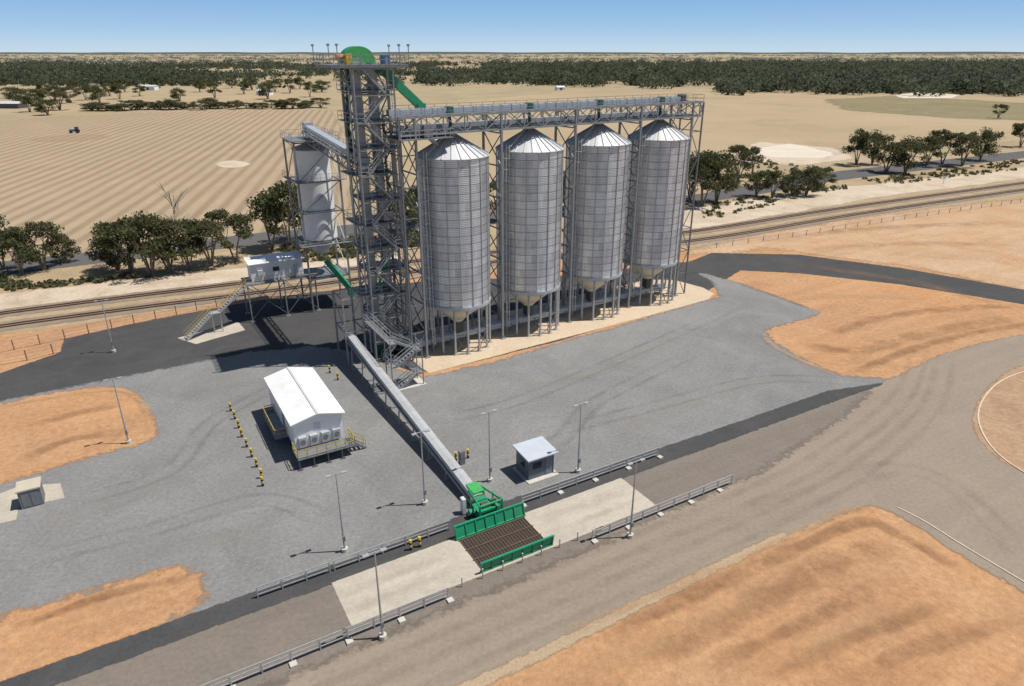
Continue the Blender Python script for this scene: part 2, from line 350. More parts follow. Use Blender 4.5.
sheet('orange_earth_patch',[(-60,645),(40,614),(140,584),(185,576),(203,588),(190,606),(120,634),(50,660),(-60,712)],lz(8),M['earth'],1.1,1.8,smooth=True)
ribbon('earth_windrow',[(-20,410),(60,397),(120,391),(146,410),(148,438)],lz(9),M['earthl'],.6,.8,hgt=.15)
ribbon('earth_windrow',[(10,630),(60,612),(100,598),(150,585),(190,579)],lz(9),M['earthd'],.6,1,hgt=.2)
ribbon('earth_windrow',[(762,330),(768,342),(790,356),(842,378)],lz(8),M['earthl'],.7,.8,hgt=.2)
ribbon('earth_windrow',[(735,282),(780,298),(817,311)],lz(8),M['earthd'],.7,.8,hgt=.2)
ribbon('earth_windrow',[(842,378),(905,352),(960,336),(1040,322)],lz(6),M['earthd'],1.0,.9,hgt=.25)
ribbon('earth_windrow',[(560,636),(640,602),(700,576),(760,552),(810,528),(845,512),(875,508)],lz(10),M['earthl'],.6,.8,hgt=.1)
ribbon('earth_windrow',[(600,640),(700,592),(800,547),(862,522),(900,535),(960,570)],lz(9),M['earthd'],.9,1,hgt=.2)
for px_,w_,f_ in (([(830,335),(880,318),(960,308),(1024,306)],1.4,.8),([(800,345),(860,350),(920,335),(1010,318)],1.8,.8),([(640,664),(740,615),(840,560),(900,548)],1.4,.8),([(20,430),(70,415),(120,405)],1.1,.8),([(10,465),(70,440),(130,432)],1.1,.8),([(780,262),(900,280),(1024,310)],2,.5),([(760,240),(880,228),(1024,222)],2.5,.5),([(800,250),(900,244),(1024,245)],2.4,.4),([(700,670),(800,625),(900,575)],.9,.8),([(760,680),(860,635),(960,600)],.9,.7),([(830,690),(930,645),(1024,620)],.9,.6)):
    ribbon('graded_band',px_,lz(11),M['earthd'],w_,f_)
for px_,w_ in (([(560,686),(680,630),(780,585)],1.2),([(790,300),(850,296),(940,300)],1.6),([(850,365),(880,345),(960,328)],1.3),([(20,640),(90,612),(160,595)],.8),([(720,686),(820,640),(920,590)],1.2)):
    ribbon('pale_graded_band',px_,lz(12),M['earthl'],w_,.6)
U=[S(-75,-46.3),S(-75,-54.6),S(-26,-54.5),S(4,-54.4),S(9,-54.8),G(848,508),G(872,504),G(892,510),G(925,527),G(960,552),G(1024,590),G(1250,720),G(1600,560),G(1500,250),G(1200,300),G(1024,335),G(985,343),G(940,357),G(905,374),S(42,-40.2),S(5,-40.2),S(-35,-40.2)]
sheet('brown_road',U,lz(8),M['road'],.2,.8,space='w')
sheet('grey_lane',[(-75,-40.2),(38,-40.2),(30,-42.5),(12,-45.6),(-12,-46.5),(-75,-47.3)],lz(9),M['roadgrey'],.25,1.8,space='s')
sheet('shoulder_strip',[(-75,-55.0),(-75,-54.5),(-26,-54.4),(6,-54.5),(6,-54.9),(-26,-55.0)],lz(9),M['shoulder'],.2,.5,space='s')
sheet('traffic_island',[(976,414),(990,388),(1030,364),(1140,340),(1300,420),(1150,520),(1030,474),(994,452),(980,434)],lz(9),M['island'],.2,.6,smooth=True)
sheet('asphalt_strip',[(-80,-40.25),(-12,-40.25),(42,-40.25),(34,-38.3),(8,-38.1),(-5,-38.0),(-20,-37.8),(-24,-38.3),(-80,-38.5)],lz(10),M['asphalt'],.08,.35,space='s')
sheet('concrete_apron',[(-31,-45.6),(-31,-40.3),(-1.2,-40.3),(-1.2,-45.6)],lz(11),M['concrete'],.05,.1,space='s')
sheet('silo_pad',[SS(*p) for p in [(-8.5,-7.2),(30,-7.2),(46,-7.0),(49,-5.5),(50,-2),(49,4),(45,7),(-6,7),(-8.5,4)]],lz(9),M['pad'],.12,.25,space='w')
sheet('stair_pad',[G(178,338),G(196,344),G(245,330),G(238,322)],lz(8),M['concrete'],.05,.1,space='w')
sheet('kiosk_slab',[(0,494),(20,486),(60,484),(64,498),(18,508),(16,520),(-30,530),(-30,500)],lz(9),M['concrete'],.05,.1)
for b in (-48.8,-52.4): ribbon('tyre_wear',[(-60,b),(-20,b+.1),(10,b),(25,b+1.5),(42,b+5.5),(60,b+14)],lz(12),M['roaddark'],.55,1,space='s',gap=1.9)
ribbon('tyre_wear',[(700,540),(800,500),(880,470),(940,480),(1000,530),(1024,560)],lz(13),M['roaddark'],.6,.6,gap=2.0)
for a_ in ([(30,560),(150,530),(260,500),(330,520)],[(80,500),(170,470),(215,420),(300,375)],[(440,420),(520,400),(640,350),(740,305)],[(520,440),(640,410),(760,380),(850,382)],[(500,470),(560,440),(600,400),(700,350)]):
    ribbon('scuffed_band',a_,lz(9),M['graveld'],.4,.8,gap=1.9)
for a_ in ([(0,540),(120,500),(220,470)],[(60,580),(180,545),(280,535)],[(460,400),(600,370),(720,320)],[(600,440),(700,400),(800,370)],[(380,480),(430,440),(470,430)],[(170,400),(220,380),(260,370)]):
    ribbon('dust_band',a_,lz(10),M['gravell'],1.8,.7)
for c_ in ((-27,-43),(-7,-43)): ribbon('tyre_wear',[(c_[0]-5,c_[1]),(c_[0],c_[1]),(c_[0]+5,c_[1])],lz(13),M['roaddark'],.6,.9,space='s',gap=2)
def kerb(px,h=.12,w=.16):
    P=smoothpts([G(*p) for p in px],8,False); r=MB()
    for i in range(len(P)-1): r.bar((*P[i],h/2-.02),(*P[i+1],h/2-.02),w,h)
    o=r.build('kerb',M['kerb']); o['kind']='structure'
kerb([(1060,364),(1024,372),(1000,382),(984,398),(978,416),(984,436),(1000,456),(1030,476),(1080,500)])
kerb([(898,508),(925,522),(960,544),(1000,568),(1040,592)],.1,.12)

# ------------------------------------------------------------------ stairs helper
def stair(st,rl,p,q,w=.9,rail=True):
    p=Vector(p);q=Vector(q); d=q-p; hd=Vector((d.x,d.y,0)).normalized(); sd=Vector((-hd.y,hd.x,0))*w/2
    for s in (-1,1):
        st.bar(p+sd*s,q+sd*s,.08,.26)
        if rail:
            for hh in (.55,1.05): rl.bar(p+sd*s+Vector((0,0,hh)),q+sd*s+Vector((0,0,hh)),.05)
            k=max(1,int(d.length/1.6))
            for i in range(k+1):
                c=p+d*(i/k)+sd*s; rl.bar(c,c+Vector((0,0,1.05)),.05)
    k=max(2,int(abs(d.z)/.25))
    for i in range(k):
        c=p+d*((i+.5)/k); st.bar(c-sd,c+sd,.26,.05)
def guard(rl,pts,h=1.05,closed=False,step=1.6,t=.06):
    P=[Vector(p) for p in pts]
    if closed:P.append(P[0])
    for a,b in zip(P,P[1:]):
        for hh in (h*.5,h): rl.bar(a+Vector((0,0,hh)),b+Vector((0,0,hh)),t)
        k=max(1,int((b-a).length/step))
        for i in range(k+1):
            c=a+(b-a)*(i/k); rl.bar(c,c+Vector((0,0,h)),t)

# ------------------------------------------------------------------ silos
R=4.8; ZB,ZE,ZA=7.1,27.3,30.0; SPC=12.6
silo=thing('grain_silo','tall galvanised hopper silo nearest the lattice tower, first of the four','silo',SS(0,0),AS,'row of galvanised silos')
def silo_wall():
    n=72; rows=18; me=bpy.data.meshes.new('wall'); V=[];Fc=[];UV=[]
    for j in range(rows+1):
        for i in range(n):
            t=2*math.pi*i/n; V.append((R*math.cos(t),R*math.sin(t),ZB+(ZE-ZB)*j/rows))
    for j in range(rows):
        for i in range(n):
            Fc.append((j*n+i,j*n+(i+1)%n,(j+1)*n+(i+1)%n,(j+1)*n+i)); b=(j%2)*.5
            UV+=[(i/4+b,j+.01),((i+1)/4+b,j+.01),((i+1)/4+b,j+.99),(i/4+b,j+.99)]
    me.from_pydata(V,[],Fc); u=me.uv_layers.new(name='UVMap'); u.data.foreach_set('uv',[c for p in UV for c in p])
    me.materials.append(M['silo']); me.polygons.foreach_set('use_smooth',[True]*len(me.polygons)); me.update()
    o=bpy.data.objects.new('wall',me); C.objects.link(o); o.parent=silo
silo_wall()
m=MB(); n=36
for i in range(n):
    t0,t1=2*math.pi*i/n,2*math.pi*(i+1)/n
    m.add([(5*math.cos(t0),5*math.sin(t0),ZE),(5*math.cos(t1),5*math.sin(t1),ZE),(.5*math.cos(t1),.5*math.sin(t1),ZA-.1),(.5*math.cos(t0),.5*math.sin(t0),ZA-.1)],[(0,1,2,3)])
m.build('roof',M['sroof'],silo)
m=MB()
for i in range(24):
    t=2*math.pi*i/24; m.bar((4.95*math.cos(t),4.95*math.sin(t),ZE+.08),(.5*math.cos(t),.5*math.sin(t),ZA),.09,.12)
m.build('roof_rib',M['tleg'],silo)
m=MB().cyl((0,0,ZA-.15),(0,0,ZA+.2),.62,n=20); m.build('roof_cap',M['galv'],silo)
m=MB()
for i in range(18):
    t=2*math.pi*(i+.5)/18; m.bar(((R+.04)*math.cos(t),(R+.04)*math.sin(t),ZB),((R+.04)*math.cos(t),(R+.04)*math.sin(t),ZE-.1),.08,.12)
m.build('stiffener',M['tleg'],silo)
for nm,z0,hh,rr in (('ring_beam',ZB-.4,.45,R+.12),('eave_ring',ZE-.12,.16,R+.16)):
    m=MB(); n=48; vs=[];fs=[]
    for i in range(n):
        t=2*math.pi*i/n
        for r_,zz in ((rr,z0),(rr,z0+hh),(R-.1,z0+hh),(R-.1,z0)): vs.append((r_*math.cos(t),r_*math.sin(t),zz))
    for i in range(n):
        a=i*4;b=((i+1)%n)*4
        for k in range(4): fs.append((a+k,b+k,b+(k+1)%4,a+(k+1)%4))
    m.add(vs,fs); m.build(nm,M['tleg'],silo)
m=MB().cyl((0,0,ZB-.1),(0,0,4.3),R-.15,1.5,40); m.cyl((0,0,4.3),(0,0,3.5),1.5,.7,24); m.build('hopper',M['cream'],silo,True)
m=MB().box(-.6,.6,-.6,.6,1.9,3.5); m.build('slide_gate',M['dark'],silo)
NL=16
for i in range(NL):
    t=2*math.pi*(i+.5)/NL; x,y=4.7*math.cos(t),4.7*math.sin(t)
    m=MB().bar((x,y,.1),(x,y,ZB-.3),.24); m.box(x-.3,x+.3,y-.3,y+.3,-.02,.12); m.build('leg',M['galv'],silo)
m=MB()
for i in range(NL):
    t=2*math.pi*(i+.5)/NL; t2=2*math.pi*(i+1.5)/NL
    a=(4.7*math.cos(t),4.7*math.sin(t)); b=(4.7*math.cos(t2),4.7*math.sin(t2))
    m.bar((*a,3.0),(*b,3.0),.1)
    if i%2==0: m.bar((*a,.3),(*b,2.9),.07); m.bar((*b,.3),(*a,2.9),.07)
m.build('leg_bracing',M['galvd'],silo)
m=MB(); ta=math.radians(200); cx,cy=(R+.45)*math.cos(ta),(R+.45)*math.sin(ta)
ox,oy=-math.sin(ta)*.25,math.cos(ta)*.25
for s in (-1,1): m.bar((cx+ox*s,cy+oy*s,1.5),(cx+ox*s,cy+oy*s,ZE+1),.07)
for k in range(int((ZE-1.5)/.6)): m.bar((cx-ox,cy-oy,1.6+k*.6),(cx+ox,cy+oy,1.6+k*.6),.045)
for k in range(16):
    z=4+k*1.5; q=(cx+math.cos(ta)*.7,cy+math.sin(ta)*.7)
    m.bar((cx+ox,cy+oy,z),(q[0]+ox,q[1]+oy,z),.05); m.bar((cx-ox,cy-oy,z),(q[0]-ox,q[1]-oy,z),.05); m.bar((q[0]-ox,q[1]-oy,z),(q[0]+ox,q[1]+oy,z),.05)
for s in (-1,1): m.bar((cx+math.cos(ta)*.7+ox*s,cy+math.sin(ta)*.7+oy*s,4),(cx+math.cos(ta)*.7+ox*s,cy+math.sin(ta)*.7+oy*s,ZE),.05)
m.bar((cx,cy,ZE+.4),(math.cos(ta)*.8,math.sin(ta)*.8,ZA+.35),.35,.07)
m.build('caged_ladder',M['light'],silo)
regkids(silo)
SL=['second silo from the lattice tower, galvanised with a conical roof','third silo from the lattice tower, galvanised with a conical roof','silo farthest from the lattice tower, at the right end of the row']
for i in range(3): dup(silo,SS(SPC*(i+1),0),AS,SL[i])

# ------------------------------------------------------------------ gantry over silos
gx=thing('conveyor_gantry','long steel gantry carrying conveyors above the silo roofs','gantry',SS(0,0),AS)
bents=[-6.4,6.3,18.9,31.5,42.6]
GB,GT,GW=30.4,32.5,2.4
for a in bents:
    for s in (-1,1):
        m=MB().bar((a,s*GW,0),(a,s*GW,GT),.28); m.box(a-.4,a+.4,s*GW-.4,s*GW+.4,-.02,.15); m.build('column',M['tsteel'],gx)
for a in bents:
    m=MB(); z=3.5; k=0
    while z<GT:
        m.bar((a,-GW,z),(a,GW,z),.16)
        z2=min(z+4.4,GT)
        m.bar((a,-GW,z),(a,GW,z2),.11); m.bar((a,GW,z),(a,-GW,z2),.11)
        z+=4.4;k+=1
    m.build('column_bracing',M['tbrace'],gx)
A0,A1=-8.6,44.9
for a0,a1 in ((42.6,A1),(-6.4,A0)):
    m=MB()
    for s in (-1,1):
        m.bar((a1,s*GW,0),(a1,s*GW,GT),.2)
        z=0;k=0
        while z<GT-2:
            m.bar((a0,s*GW,z+4),(a1,s*GW,z+4),.12); m.bar((a0 if k%2 else a1,s*GW,z),(a1 if k%2 else a0,s*GW,z+4),.1); z+=4;k+=1
    for z in range(4,32,4): m.bar((a1,-GW,z),(a1,GW,z),.12)
    m.build('end_frame',M['tbrace'],gx)
m=MB()
for s in (-1,1):
    for z in (GB,GT): m.bar((A0,s*GW,z),(A1,s*GW,z),.22)
    k=0;a=A0
    while a<A1-.5:
        b=min(a+3.1,A1); m.bar((b,s*GW,GB),(b,s*GW,GT),.14)
        m.bar((a,s*GW,GB if k%2 else GT),(b,s*GW,GT if k%2 else GB),.12); m.bar((a,s*GW,GT if k%2 else GB),(b,s*GW,GB if k%2 else GT),.09)
        m.bar((b,-GW,GB),(b,GW,GB),.14); m.bar((b,-GW,GT),(b,GW,GT),.14); a+=3.1;k+=1
m.build('truss',M['tsteel'],gx)
MB().box(A0,A1,-2.2,-.9,GT+.12,GT+.17).build('upper_walkway',M['steel'],gx); MB().box(A0,A1,-2.2,2.3,GB+.12,GB+.17).build('lower_walkway',M['steel'],gx)
m=MB(); guard(m,[(A0,-2.3,GT+.1),(A1,-2.3,GT+.1),(A1,2.3,GT+.1),(A0,2.3,GT+.1)],step=1.8,t=.05); m.build('handrail',M['tsteel'],gx)
m=MB().box(-9,41.5,-.7,.1,GT+.2,GT+.85)
for a in np.arange(-9,41,1.5): m.box(a,a+.08,-.74,.14,GT+.18,GT+.9)
m.build('drag_conveyor',M['blue'],gx)
m=MB().box(-8,40,.7,1.6,GB+.2,GB+.9); m.build('lower_conveyor',M['tleg'],gx)
for i in range(4):
    a=SPC*i
    m=MB().bar((a-.5,-.3,GT+.3),(a,-.0,ZA+.3),.32); m.box(a-.9,a-.1,-.9,.2,GT+.1,GT+.95); m.build('outlet_spout',M['dgreen'],gx)
m=MB().box(41.5,42.4,-.9,.3,GT+.1,GT+1.2); m.build('drive_unit',M['dark'],gx)
m=MB().box(A0-.2,-1.5,-3.4,3.0,GT-2.6,GT-2.5); pl=m.build('end_platform',M['steel'],gx)
m=MB(); guard(m,[(A0-.2,-3.4,GT-2.5),(-1.5,-3.4,GT-2.5),(-1.5,-2.5,GT-2.5)],step=1.2); m.build('handrail',M['galv'],pl)
MB().box(-5.4,-4.2,-2.9,-1.9,GT-2.4,GT-.9).build('transfer_box',M['galvd'],gx)
MB().bar((-4.6,-2.2,GT-2.4),(-2.6,-.9,ZA-1.2),.4).build('side_spout',M['galv'],gx)

# ------------------------------------------------------------------ elevator tower
TA,TB=-10.6,2.3
tw=thing('elevator_tower','tall grey lattice tower with bucket elevators, stairs and green head cover','tower',S(TA,TB),AZ)
h=2.2; TZ=38.6
for x in (-h,h):
    for y in (-h,h):
        m=MB().bar((x,y,0),(x,y,TZ+.8),.3); m.box(x-.5,x+.5,y-.5,y+.5,-.02,.2); m.build('column',M['tsteel'],tw)
m=MB(); lv=[3.2*k for k in range(1,13)]; lv[-1]=38.2
for k,z in enumerate(lv):
    cs=[(-h,-h),(h,-h),(h,h),(-h,h)]
    for i in range(4):
        a,b=cs[i],cs[(i+1)%4]; m.bar((*a,z),(*b,z),.2)
        z0=z-3.2
        if k%2 or i in (0,3): m.bar((*a,z0),(*b,z),.12)
        if not k%2 or i in (0,3): m.bar((*b,z0),(*a,z),.12)
m.build('lattice_bracing',M['tbrace'],tw)
for k,z in enumerate([0]+lv[:-1]):
    st=MB(); rl=MB(); s=1 if k%2==0 else -1
    yy=-h-.7
    stair(st,rl,(-s*1.5,yy,z+.05),(s*1.5,yy,z+3.2),.8)
    f=st.build('stair_flight',M['tsteel'],tw); rl.build('handrail',M['galv'],f)
for k,z in enumerate(lv):
    m=MB(); s=1 if k%2==0 else -1
    x0,x1=(1.5,2.5) if s>0 else (-2.5,-1.5)
    m.box(x0,x1,-h-1.2,-h-.15,z-.04,z+.04)
    ld=m.build('landing',M['steel'],tw)
    m=MB(); xe=x1 if s>0 else x0; guard(m,[(x0 if s>0 else x1,-h-1.15,z),(xe,-h-1.15,z),(xe,-h-.15,z)],step=1.0,t=.05); m.build('handrail',M['galv'],ld)
m=MB()
for x in (-2.5,2.5): m.bar((x,-h-1.2,0),(x,-h-1.2,TZ-.5),.13)
for z in lv:
    m.bar((-2.5,-h-1.2,z-.1),(2.5,-h-1.2,z-.1),.1); m.bar((-2.5,-h-1.2,z-.1),(-h,-h,z-.1),.1); m.bar((2.5,-h-1.2,z-.1),(h,-h,z-.1),.1)
m.build('stair_frame',M['tsteel'],tw)
for k,(z,x0,x1,yA,yB) in enumerate([(9.6,-3.6,2.3,-2.2,2.3),(12.8,-2.3,3.4,-2.2,2.4),(16.0,-3.0,2.4,-2.2,2.4),(19.2,-3.2,2.4,-2.2,3.2),(22.4,-2.4,3.4,-2.2,2.4),(25.6,-3.4,2.4,-2.2,2.6),(28.8,-2.3,3.4,-2.2,2.4),(32.0,-3.0,4.2,-2.2,2.6),(35.6,-2.8,3.4,-2.2,2.6)]):
    m=MB().box(x0,x1,yA+.02,yB,z-.05,z+.05); pl=m.build('platform',M['steel'],tw)
    m=MB(); guard(m,[(x0,yA,z+.05),(x1,yA,z+.05),(x1,yB,z+.05),(x0,yB,z+.05)],closed=True,step=1.3,t=.05); m.build('handrail',M['galv'],pl)
m=MB()
for z0,z1 in zip(lv,lv[1:]):
    for x in (3.0,3.45): m.bar((x,-1.2,z0),(x,-1.2,z1),.05)
    for j in range(8): m.bar((3.0,-1.2,z0+j*.4),(3.45,-1.2,z0+j*.4),.04)
m.build('ladder',M['galv'],tw)
m=MB().box(-5.2,4.6,-3.6,3.0,TZ-.12,TZ); pl=m.build('top_platform',M['steel'],tw)
m=MB(); guard(m,[(-5.2,-3.6,TZ),(4.6,-3.6,TZ),(4.6,3.0,TZ),(-5.2,3.0,TZ)],closed=True,step=1.2,t=.08)
for x,y in ((-5.2,-3.6),(-4.2,-3.6),(4.6,-3.6),(4.6,3),(-5.2,3),(3.4,-3.6)): m.bar((x,y,TZ),(x,y,TZ+2.0),.09); m.box(x-.15,x+.15,y-.1,y+.1,TZ+2.0,TZ+2.25)
m.build('handrail',M['tsteel'],pl)
m=MB()
for x in (-5,-2.4,2.4,4.4): m.bar((x,-3.5,TZ-.25),(x,2.9,TZ-.25),.22)
for y in (-3.5,2.9): m.bar((-5.1,y,TZ-.25),(4.5,y,TZ-.25),.22)
m.bar((-5,-3.4,TZ-.3),(-h,-h,TZ-3),.18); m.bar((4.4,-3.4,TZ-.3),(h,-h,TZ-3),.18)
m.build('platform_beam',M['tbrace'],tw)
for x,yc in ((-1.2,-.3),(1.2,.5)):
    m=MB()
    for yy in (-.75,.45): m.box(x-.42,x+.42,yc+yy,yc+yy+.5,.8,TZ+.3)
    for z in np.arange(2.5,TZ,2.4): m.box(x-.5,x+.5,yc-.82,yc+1.02,z,z+.1)
    m.build('elevator_leg',M['tleg'],tw)
    m=MB().box(x-.7,x+.7,yc-1.2,yc+1.4,0,1.6); m.build('elevator_boot',M['dgreen'],tw)
def dome(x,y,z,r,w,n=14,base=.7,flat=1.0):
    vs=[];prof=[(-r,0),( -r,base)]+[(-r*math.cos(math.pi*i/n),base+flat*r*math.sin(math.pi*i/n)) for i in range(1,n)]+[(r,base),(r,0)]
    k=len(prof)
    for s in (-w/2,w/2):
        for a,b in prof: vs.append((x+a,y+s,z+b))
    fs=[(i,i+1,k+i+1,k+i) for i in range(k-1)]+[tuple(reversed(range(k))),tuple(range(k,2*k))]
    return vs,fs
m=MB(); m.add(*dome(-.7,.1,TZ+.1,1.8,1.7,18,.6,.7)); hc=m.build('head_cover',M['green'],tw,False)
m=MB()
for s in (-1,1): m.add(*dome(-.7,.1+s*.88,TZ+.08,1.88,.08,18,.6,.71))
m.build('cover_flange',M['lime'],hc)
MB().cyl((-3.7,-1.3,TZ+.8),(-2.8,-1.3,TZ+.8),.35).build('drive_motor',M['orange'],tw)
MB().box(2.0,3.0,-1.6,-.6,TZ,TZ+1.1).build('drive_motor',M['motor'],tw)
MB().box(-2.8,-2.1,-2.4,-1.4,TZ,TZ+1.2).build('guard_box',M['yellow'],tw)
m=MB().bar((1.6,-1.2,TZ-.3),(6.7,-1.3,33.6),.95,.95); m.box(6.2,7.3,-1.9,-.7,32.7,33.9); m.build('discharge_chute',M['green'],tw)
m=MB().bar((-1.5,1.2,TZ-.5),(-1.8,2.9,31),.5); m.bar((-1.8,2.9,31),(-1.4,3.2,27.6),.5); m.build('transfer_chute',M['dgreen'],tw)
for x,y,z0,z1 in ((-2.6,-1.6,1,36),(2.65,1.4,0,33),(.3,2.5,3,34),(-2.6,.8,3,30)): MB().cyl((x,y,z0),(x,y,z1),.12,n=8).build('service_pipe',M['tleg'],tw)
MB().cyl((2.5,-1.9,30),(3.2,-1.9,12),.18,n=8).cyl((3.2,-1.9,12),(2.7,-1.2,1),.18,n=8).build('grain_spout',M['galv'],tw)
for b_ in ((.6,2,-1.9,-1.2,19.4,20.6),(-2.0,-.9,-2.0,-1.4,25.8,26.8)): MB().box(*b_).build('electrical_cabinet',M['tleg'],tw)
MB().bar((.5,-1.9,14),(-.9,-1.2,10),.4).build('chute',M['green'],tw)
m=MB()
for x in (-6.2,-3.6):
    for y in (-2.2,2.2): m.bar((x,y,0),(x,y,9.6),.22)
for z in (4.8,9.6):
    for y in (-2.2,2.2): m.bar((-6.2,y,z),(-h,y,z),.16)
    for x in (-6.2,-3.6): m.bar((x,-2.2,z),(x,2.2,z),.16)
m.bar((-6.2,-2.2,4.8),(-3.6,-2.2,9.6),.1); m.bar((-6.2,-2.2,4.8),(-6.2,2.2,9.6),.1)
m.build('side_frame',M['tsteel'],tw)

st_=thing('access_stair','compact grey steel zigzag stair tower right of the long conveyor','stairs',S(-12.2,-9.4),AZ)
st=MB();rl=MB()
for k in range(4):
    s=1 if k%2==0 else -1; yy=-.5 if k%2==0 else .5
    stair(st,rl,(-s*1.3,yy,k*1.6+.05),(s*1.3,yy,(k+1)*1.6),.85)
    x0=1.3 if s>0 else -2.1; st.box(x0,x0+.8,-1,1,(k+1)*1.6-.04,(k+1)*1.6+.03)
    xe=2.1 if s>0 else -2.1; z=(k+1)*1.6; guard(rl,[(xe-.8*s,-1,z),(xe,-1,z),(xe,1,z)],step=.9,t=.05)
for x in (-2.1,2.1):
    for y in (-1,1): st.bar((x,y,0),(x,y,6.4),.12)
st.build('flight',M['tsteel'],st_); rl.build('handrail',M['galv'],st_)
MB().box(-2.1,-1.2,1.0,9.0,6.35,6.42).build('bridge_deck',M['steel'],st_)
m=MB(); guard(m,[(-2.1,1,6.4),(-2.1,9.0,6.4)],step=1.6,t=.05); guard(m,[(-1.2,1,6.4),(-1.2,9.0,6.4)],step=1.6,t=.05); m.build('bridge_rail',M['galv'],st_)
MB().box(-2.4,2.4,-1.3,1.3,-.02,.1).build('concrete_foot',M['conc'],st_)

# ------------------------------------------------------------------ bin behind tower
bn=thing('loading_bin','pale cylindrical overhead bin with seam bands in a steel frame behind the lattice tower','bin',S(-12.0,27),AZ)
BZ=[11.6,16.4,21.2,26.0]
for z0,z1 in zip(BZ,BZ[1:]): MB().cyl((0,0,z0+.03),(0,0,z1-.03),2.8,n=48).build('bin_section',M['whitep'],bn,False)
for z in BZ: MB().cyl((0,0,z-.13),(0,0,z+.13),2.9,n=48).build('band',M['galvd'],bn)
MB().cyl((0,0,11.4),(0,0,9.0),2.7,.9,32).build('hopper',M['light'],bn,True)
MB().cyl((0,0,26.1),(0,0,26.9),2.8,.5,32).build('roof',M['light'],bn)
hb=3.3
for x in (-hb,hb):
    for y in (-hb,hb): MB().bar((x,y,0),(x,y,27.4),.26).build('column',M['tsteel'],bn)
m=MB(); zl=[0,5.5,11,16.4,21.2,27.2]
for z0,z1 in zip(zl,zl[1:]):
    cs=[(-hb,-hb),(hb,-hb),(hb,hb),(-hb,hb)]
    for i in range(4):
        a,b=cs[i],cs[(i+1)%4]; m.bar((*a,z1),(*b,z1),.18)
        if z0>0: m.bar((*a,z0),(*b,z1),.1)
m.build('bracing',M['tbrace'],bn)
for z in (11.2,21.4):
    m=MB().box(-4.1,4.1,-4.1,-3.35,z-.05,z+.03).box(-4.1,-3.35,-3.35,3.4,z-.05,z+.03); pl=m.build('gallery',M['steel'],bn)
    m=MB(); guard(m,[(-4.1,3.4,z),(-4.1,-4.1,z),(4.1,-4.1,z)],step=1.3,t=.05); m.build('handrail',M['galv'],pl)
m=MB().box(-3.6,3.6,-3.6,3.6,27.4,27.5); pl=m.build('top_platform',M['steel'],bn)
m=MB(); guard(m,[(-3.6,-3.6,27.5),(3.6,-3.6,27.5),(3.6,3.6,27.5),(-3.6,3.6,27.5)],closed=True,step=1.4,t=.05); m.build('handrail',M['galv'],pl)
MB().bar((-.2,-2.8,8.4),(3.0,-4.2,3.2),.8,.8).box(2.6,3.5,-4.7,-3.8,2.2,3.4).build('loading_chute',M['green'],bn)
MB().box(-3.4,3.4,-3.4,3.4,5.4,5.5).build('platform',M['steel'],bn)

br=thing('bridge_conveyor','gently sloping blue-grey covered conveyor bridge from the tower up to the pale bin','conveyor',S(TA,TB),AZ)
p=Vector((-1.2,-1.6,26.6)); q=Vector((-1.2,25.6,28.4)); d=q-p
m=MB().bar(p+Vector((0,0,.6)),q+Vector((0,0,.6)),1.1,.75); m.build('belt_cover',M['blue'],br)
m=MB()
for s in (-1,1):
    a=p+Vector((s*1.05,0,0));b=q+Vector((s*1.05,0,0))
    m.bar(a,b,.18); m.bar(a-Vector((0,0,1.2)),b-Vector((0,0,1.2)),.18)
    for i in range(12):
        c=a+(b-a)*(i/12);e=a+(b-a)*((i+1)/12); m.bar(c-Vector((0,0,1.2 if i%2 else 0)),e-Vector((0,0,0 if i%2 else 1.2)),.1); m.bar(c,c-Vector((0,0,1.2)),.1)
for i in range(13):
    c=p+d*(i/12); m.bar(c-Vector((1.05,0,0)),c+Vector((1.05,0,0)),.1)
m.build('truss',M['tsteel'],br)
m=MB(); m.bar(p+Vector((-.85,0,.1)),q+Vector((-.85,0,.1)),.4,.05); m.build('walkway',M['steel'],br)
m=MB()
for s in (-1.15,1.15): guard(m,[p+Vector((s,0,.1)),q+Vector((s,0,.1))],step=1.8,t=.05)
m.build('handrail',M['galv'],br)
MB().box(-1.9,-.5,25.0,26.4,28.2,29.8).build('head_box',M['blue'],br)

cb=thing('control_cabin','long plain white cabin on steel stilts beside the pale bin','cabin',S(-24.0,25.2),AZ)
MB().box(0,8.2,0,3.0,6.2,9.0).build('wall',M['whitep'],cb)
m=MB(); m.add([(-.3,-.3,9.0),(8.5,-.3,9.0),(8.5,3.3,9.35),(-.3,3.3,9.35),(-.3,-.3,9.12),(8.5,-.3,9.12),(8.5,3.3,9.47),(-.3,3.3,9.47)],[(0,3,2,1),(4,5,6,7),(0,1,5,4),(1,2,6,5),(2,3,7,6),(3,0,4,7)]); m.build('roof',M['whitep'],cb)
MB().box(3.4,4.4,-.03,0,7.5,8.2).build('window',M['glass'],cb)
MB().box(6.6,7.4,-.03,0,6.25,8.2).build('door',M['hutroof'],cb)
MB().box(1.0,1.8,-.4,0,7.2,8.0).build('air_conditioner',M['light'],cb)
m=MB().box(-1.2,10.4,-1.4,3.4,6.05,6.17); m.build('platform',M['steel'],cb)
m=MB(); guard(m,[(-1.2,-.4,6.17),(-1.2,-1.35,6.17),(10.3,-1.35,6.17)],step=1.3,t=.05); m.build('handrail',M['yrail'],cb)
for x in (-1,4.6,9.6):
    for y in (-1.2,3.2): MB().bar((x,y,0),(x,y,6.05),.2).box(x-.35,x+.35,y-.35,y+.35,-.02,.15).build('leg',M['tsteel'],cb)
m=MB()
for x,x2 in ((-1,4.6),(4.6,9.6)):
    for y in (-1.2,3.2): m.bar((x,y,.4),(x2,y,5.8),.1); m.bar((x2,y,.4),(x,y,5.8),.1)
m.build('bracing',M['tbrace'],cb)
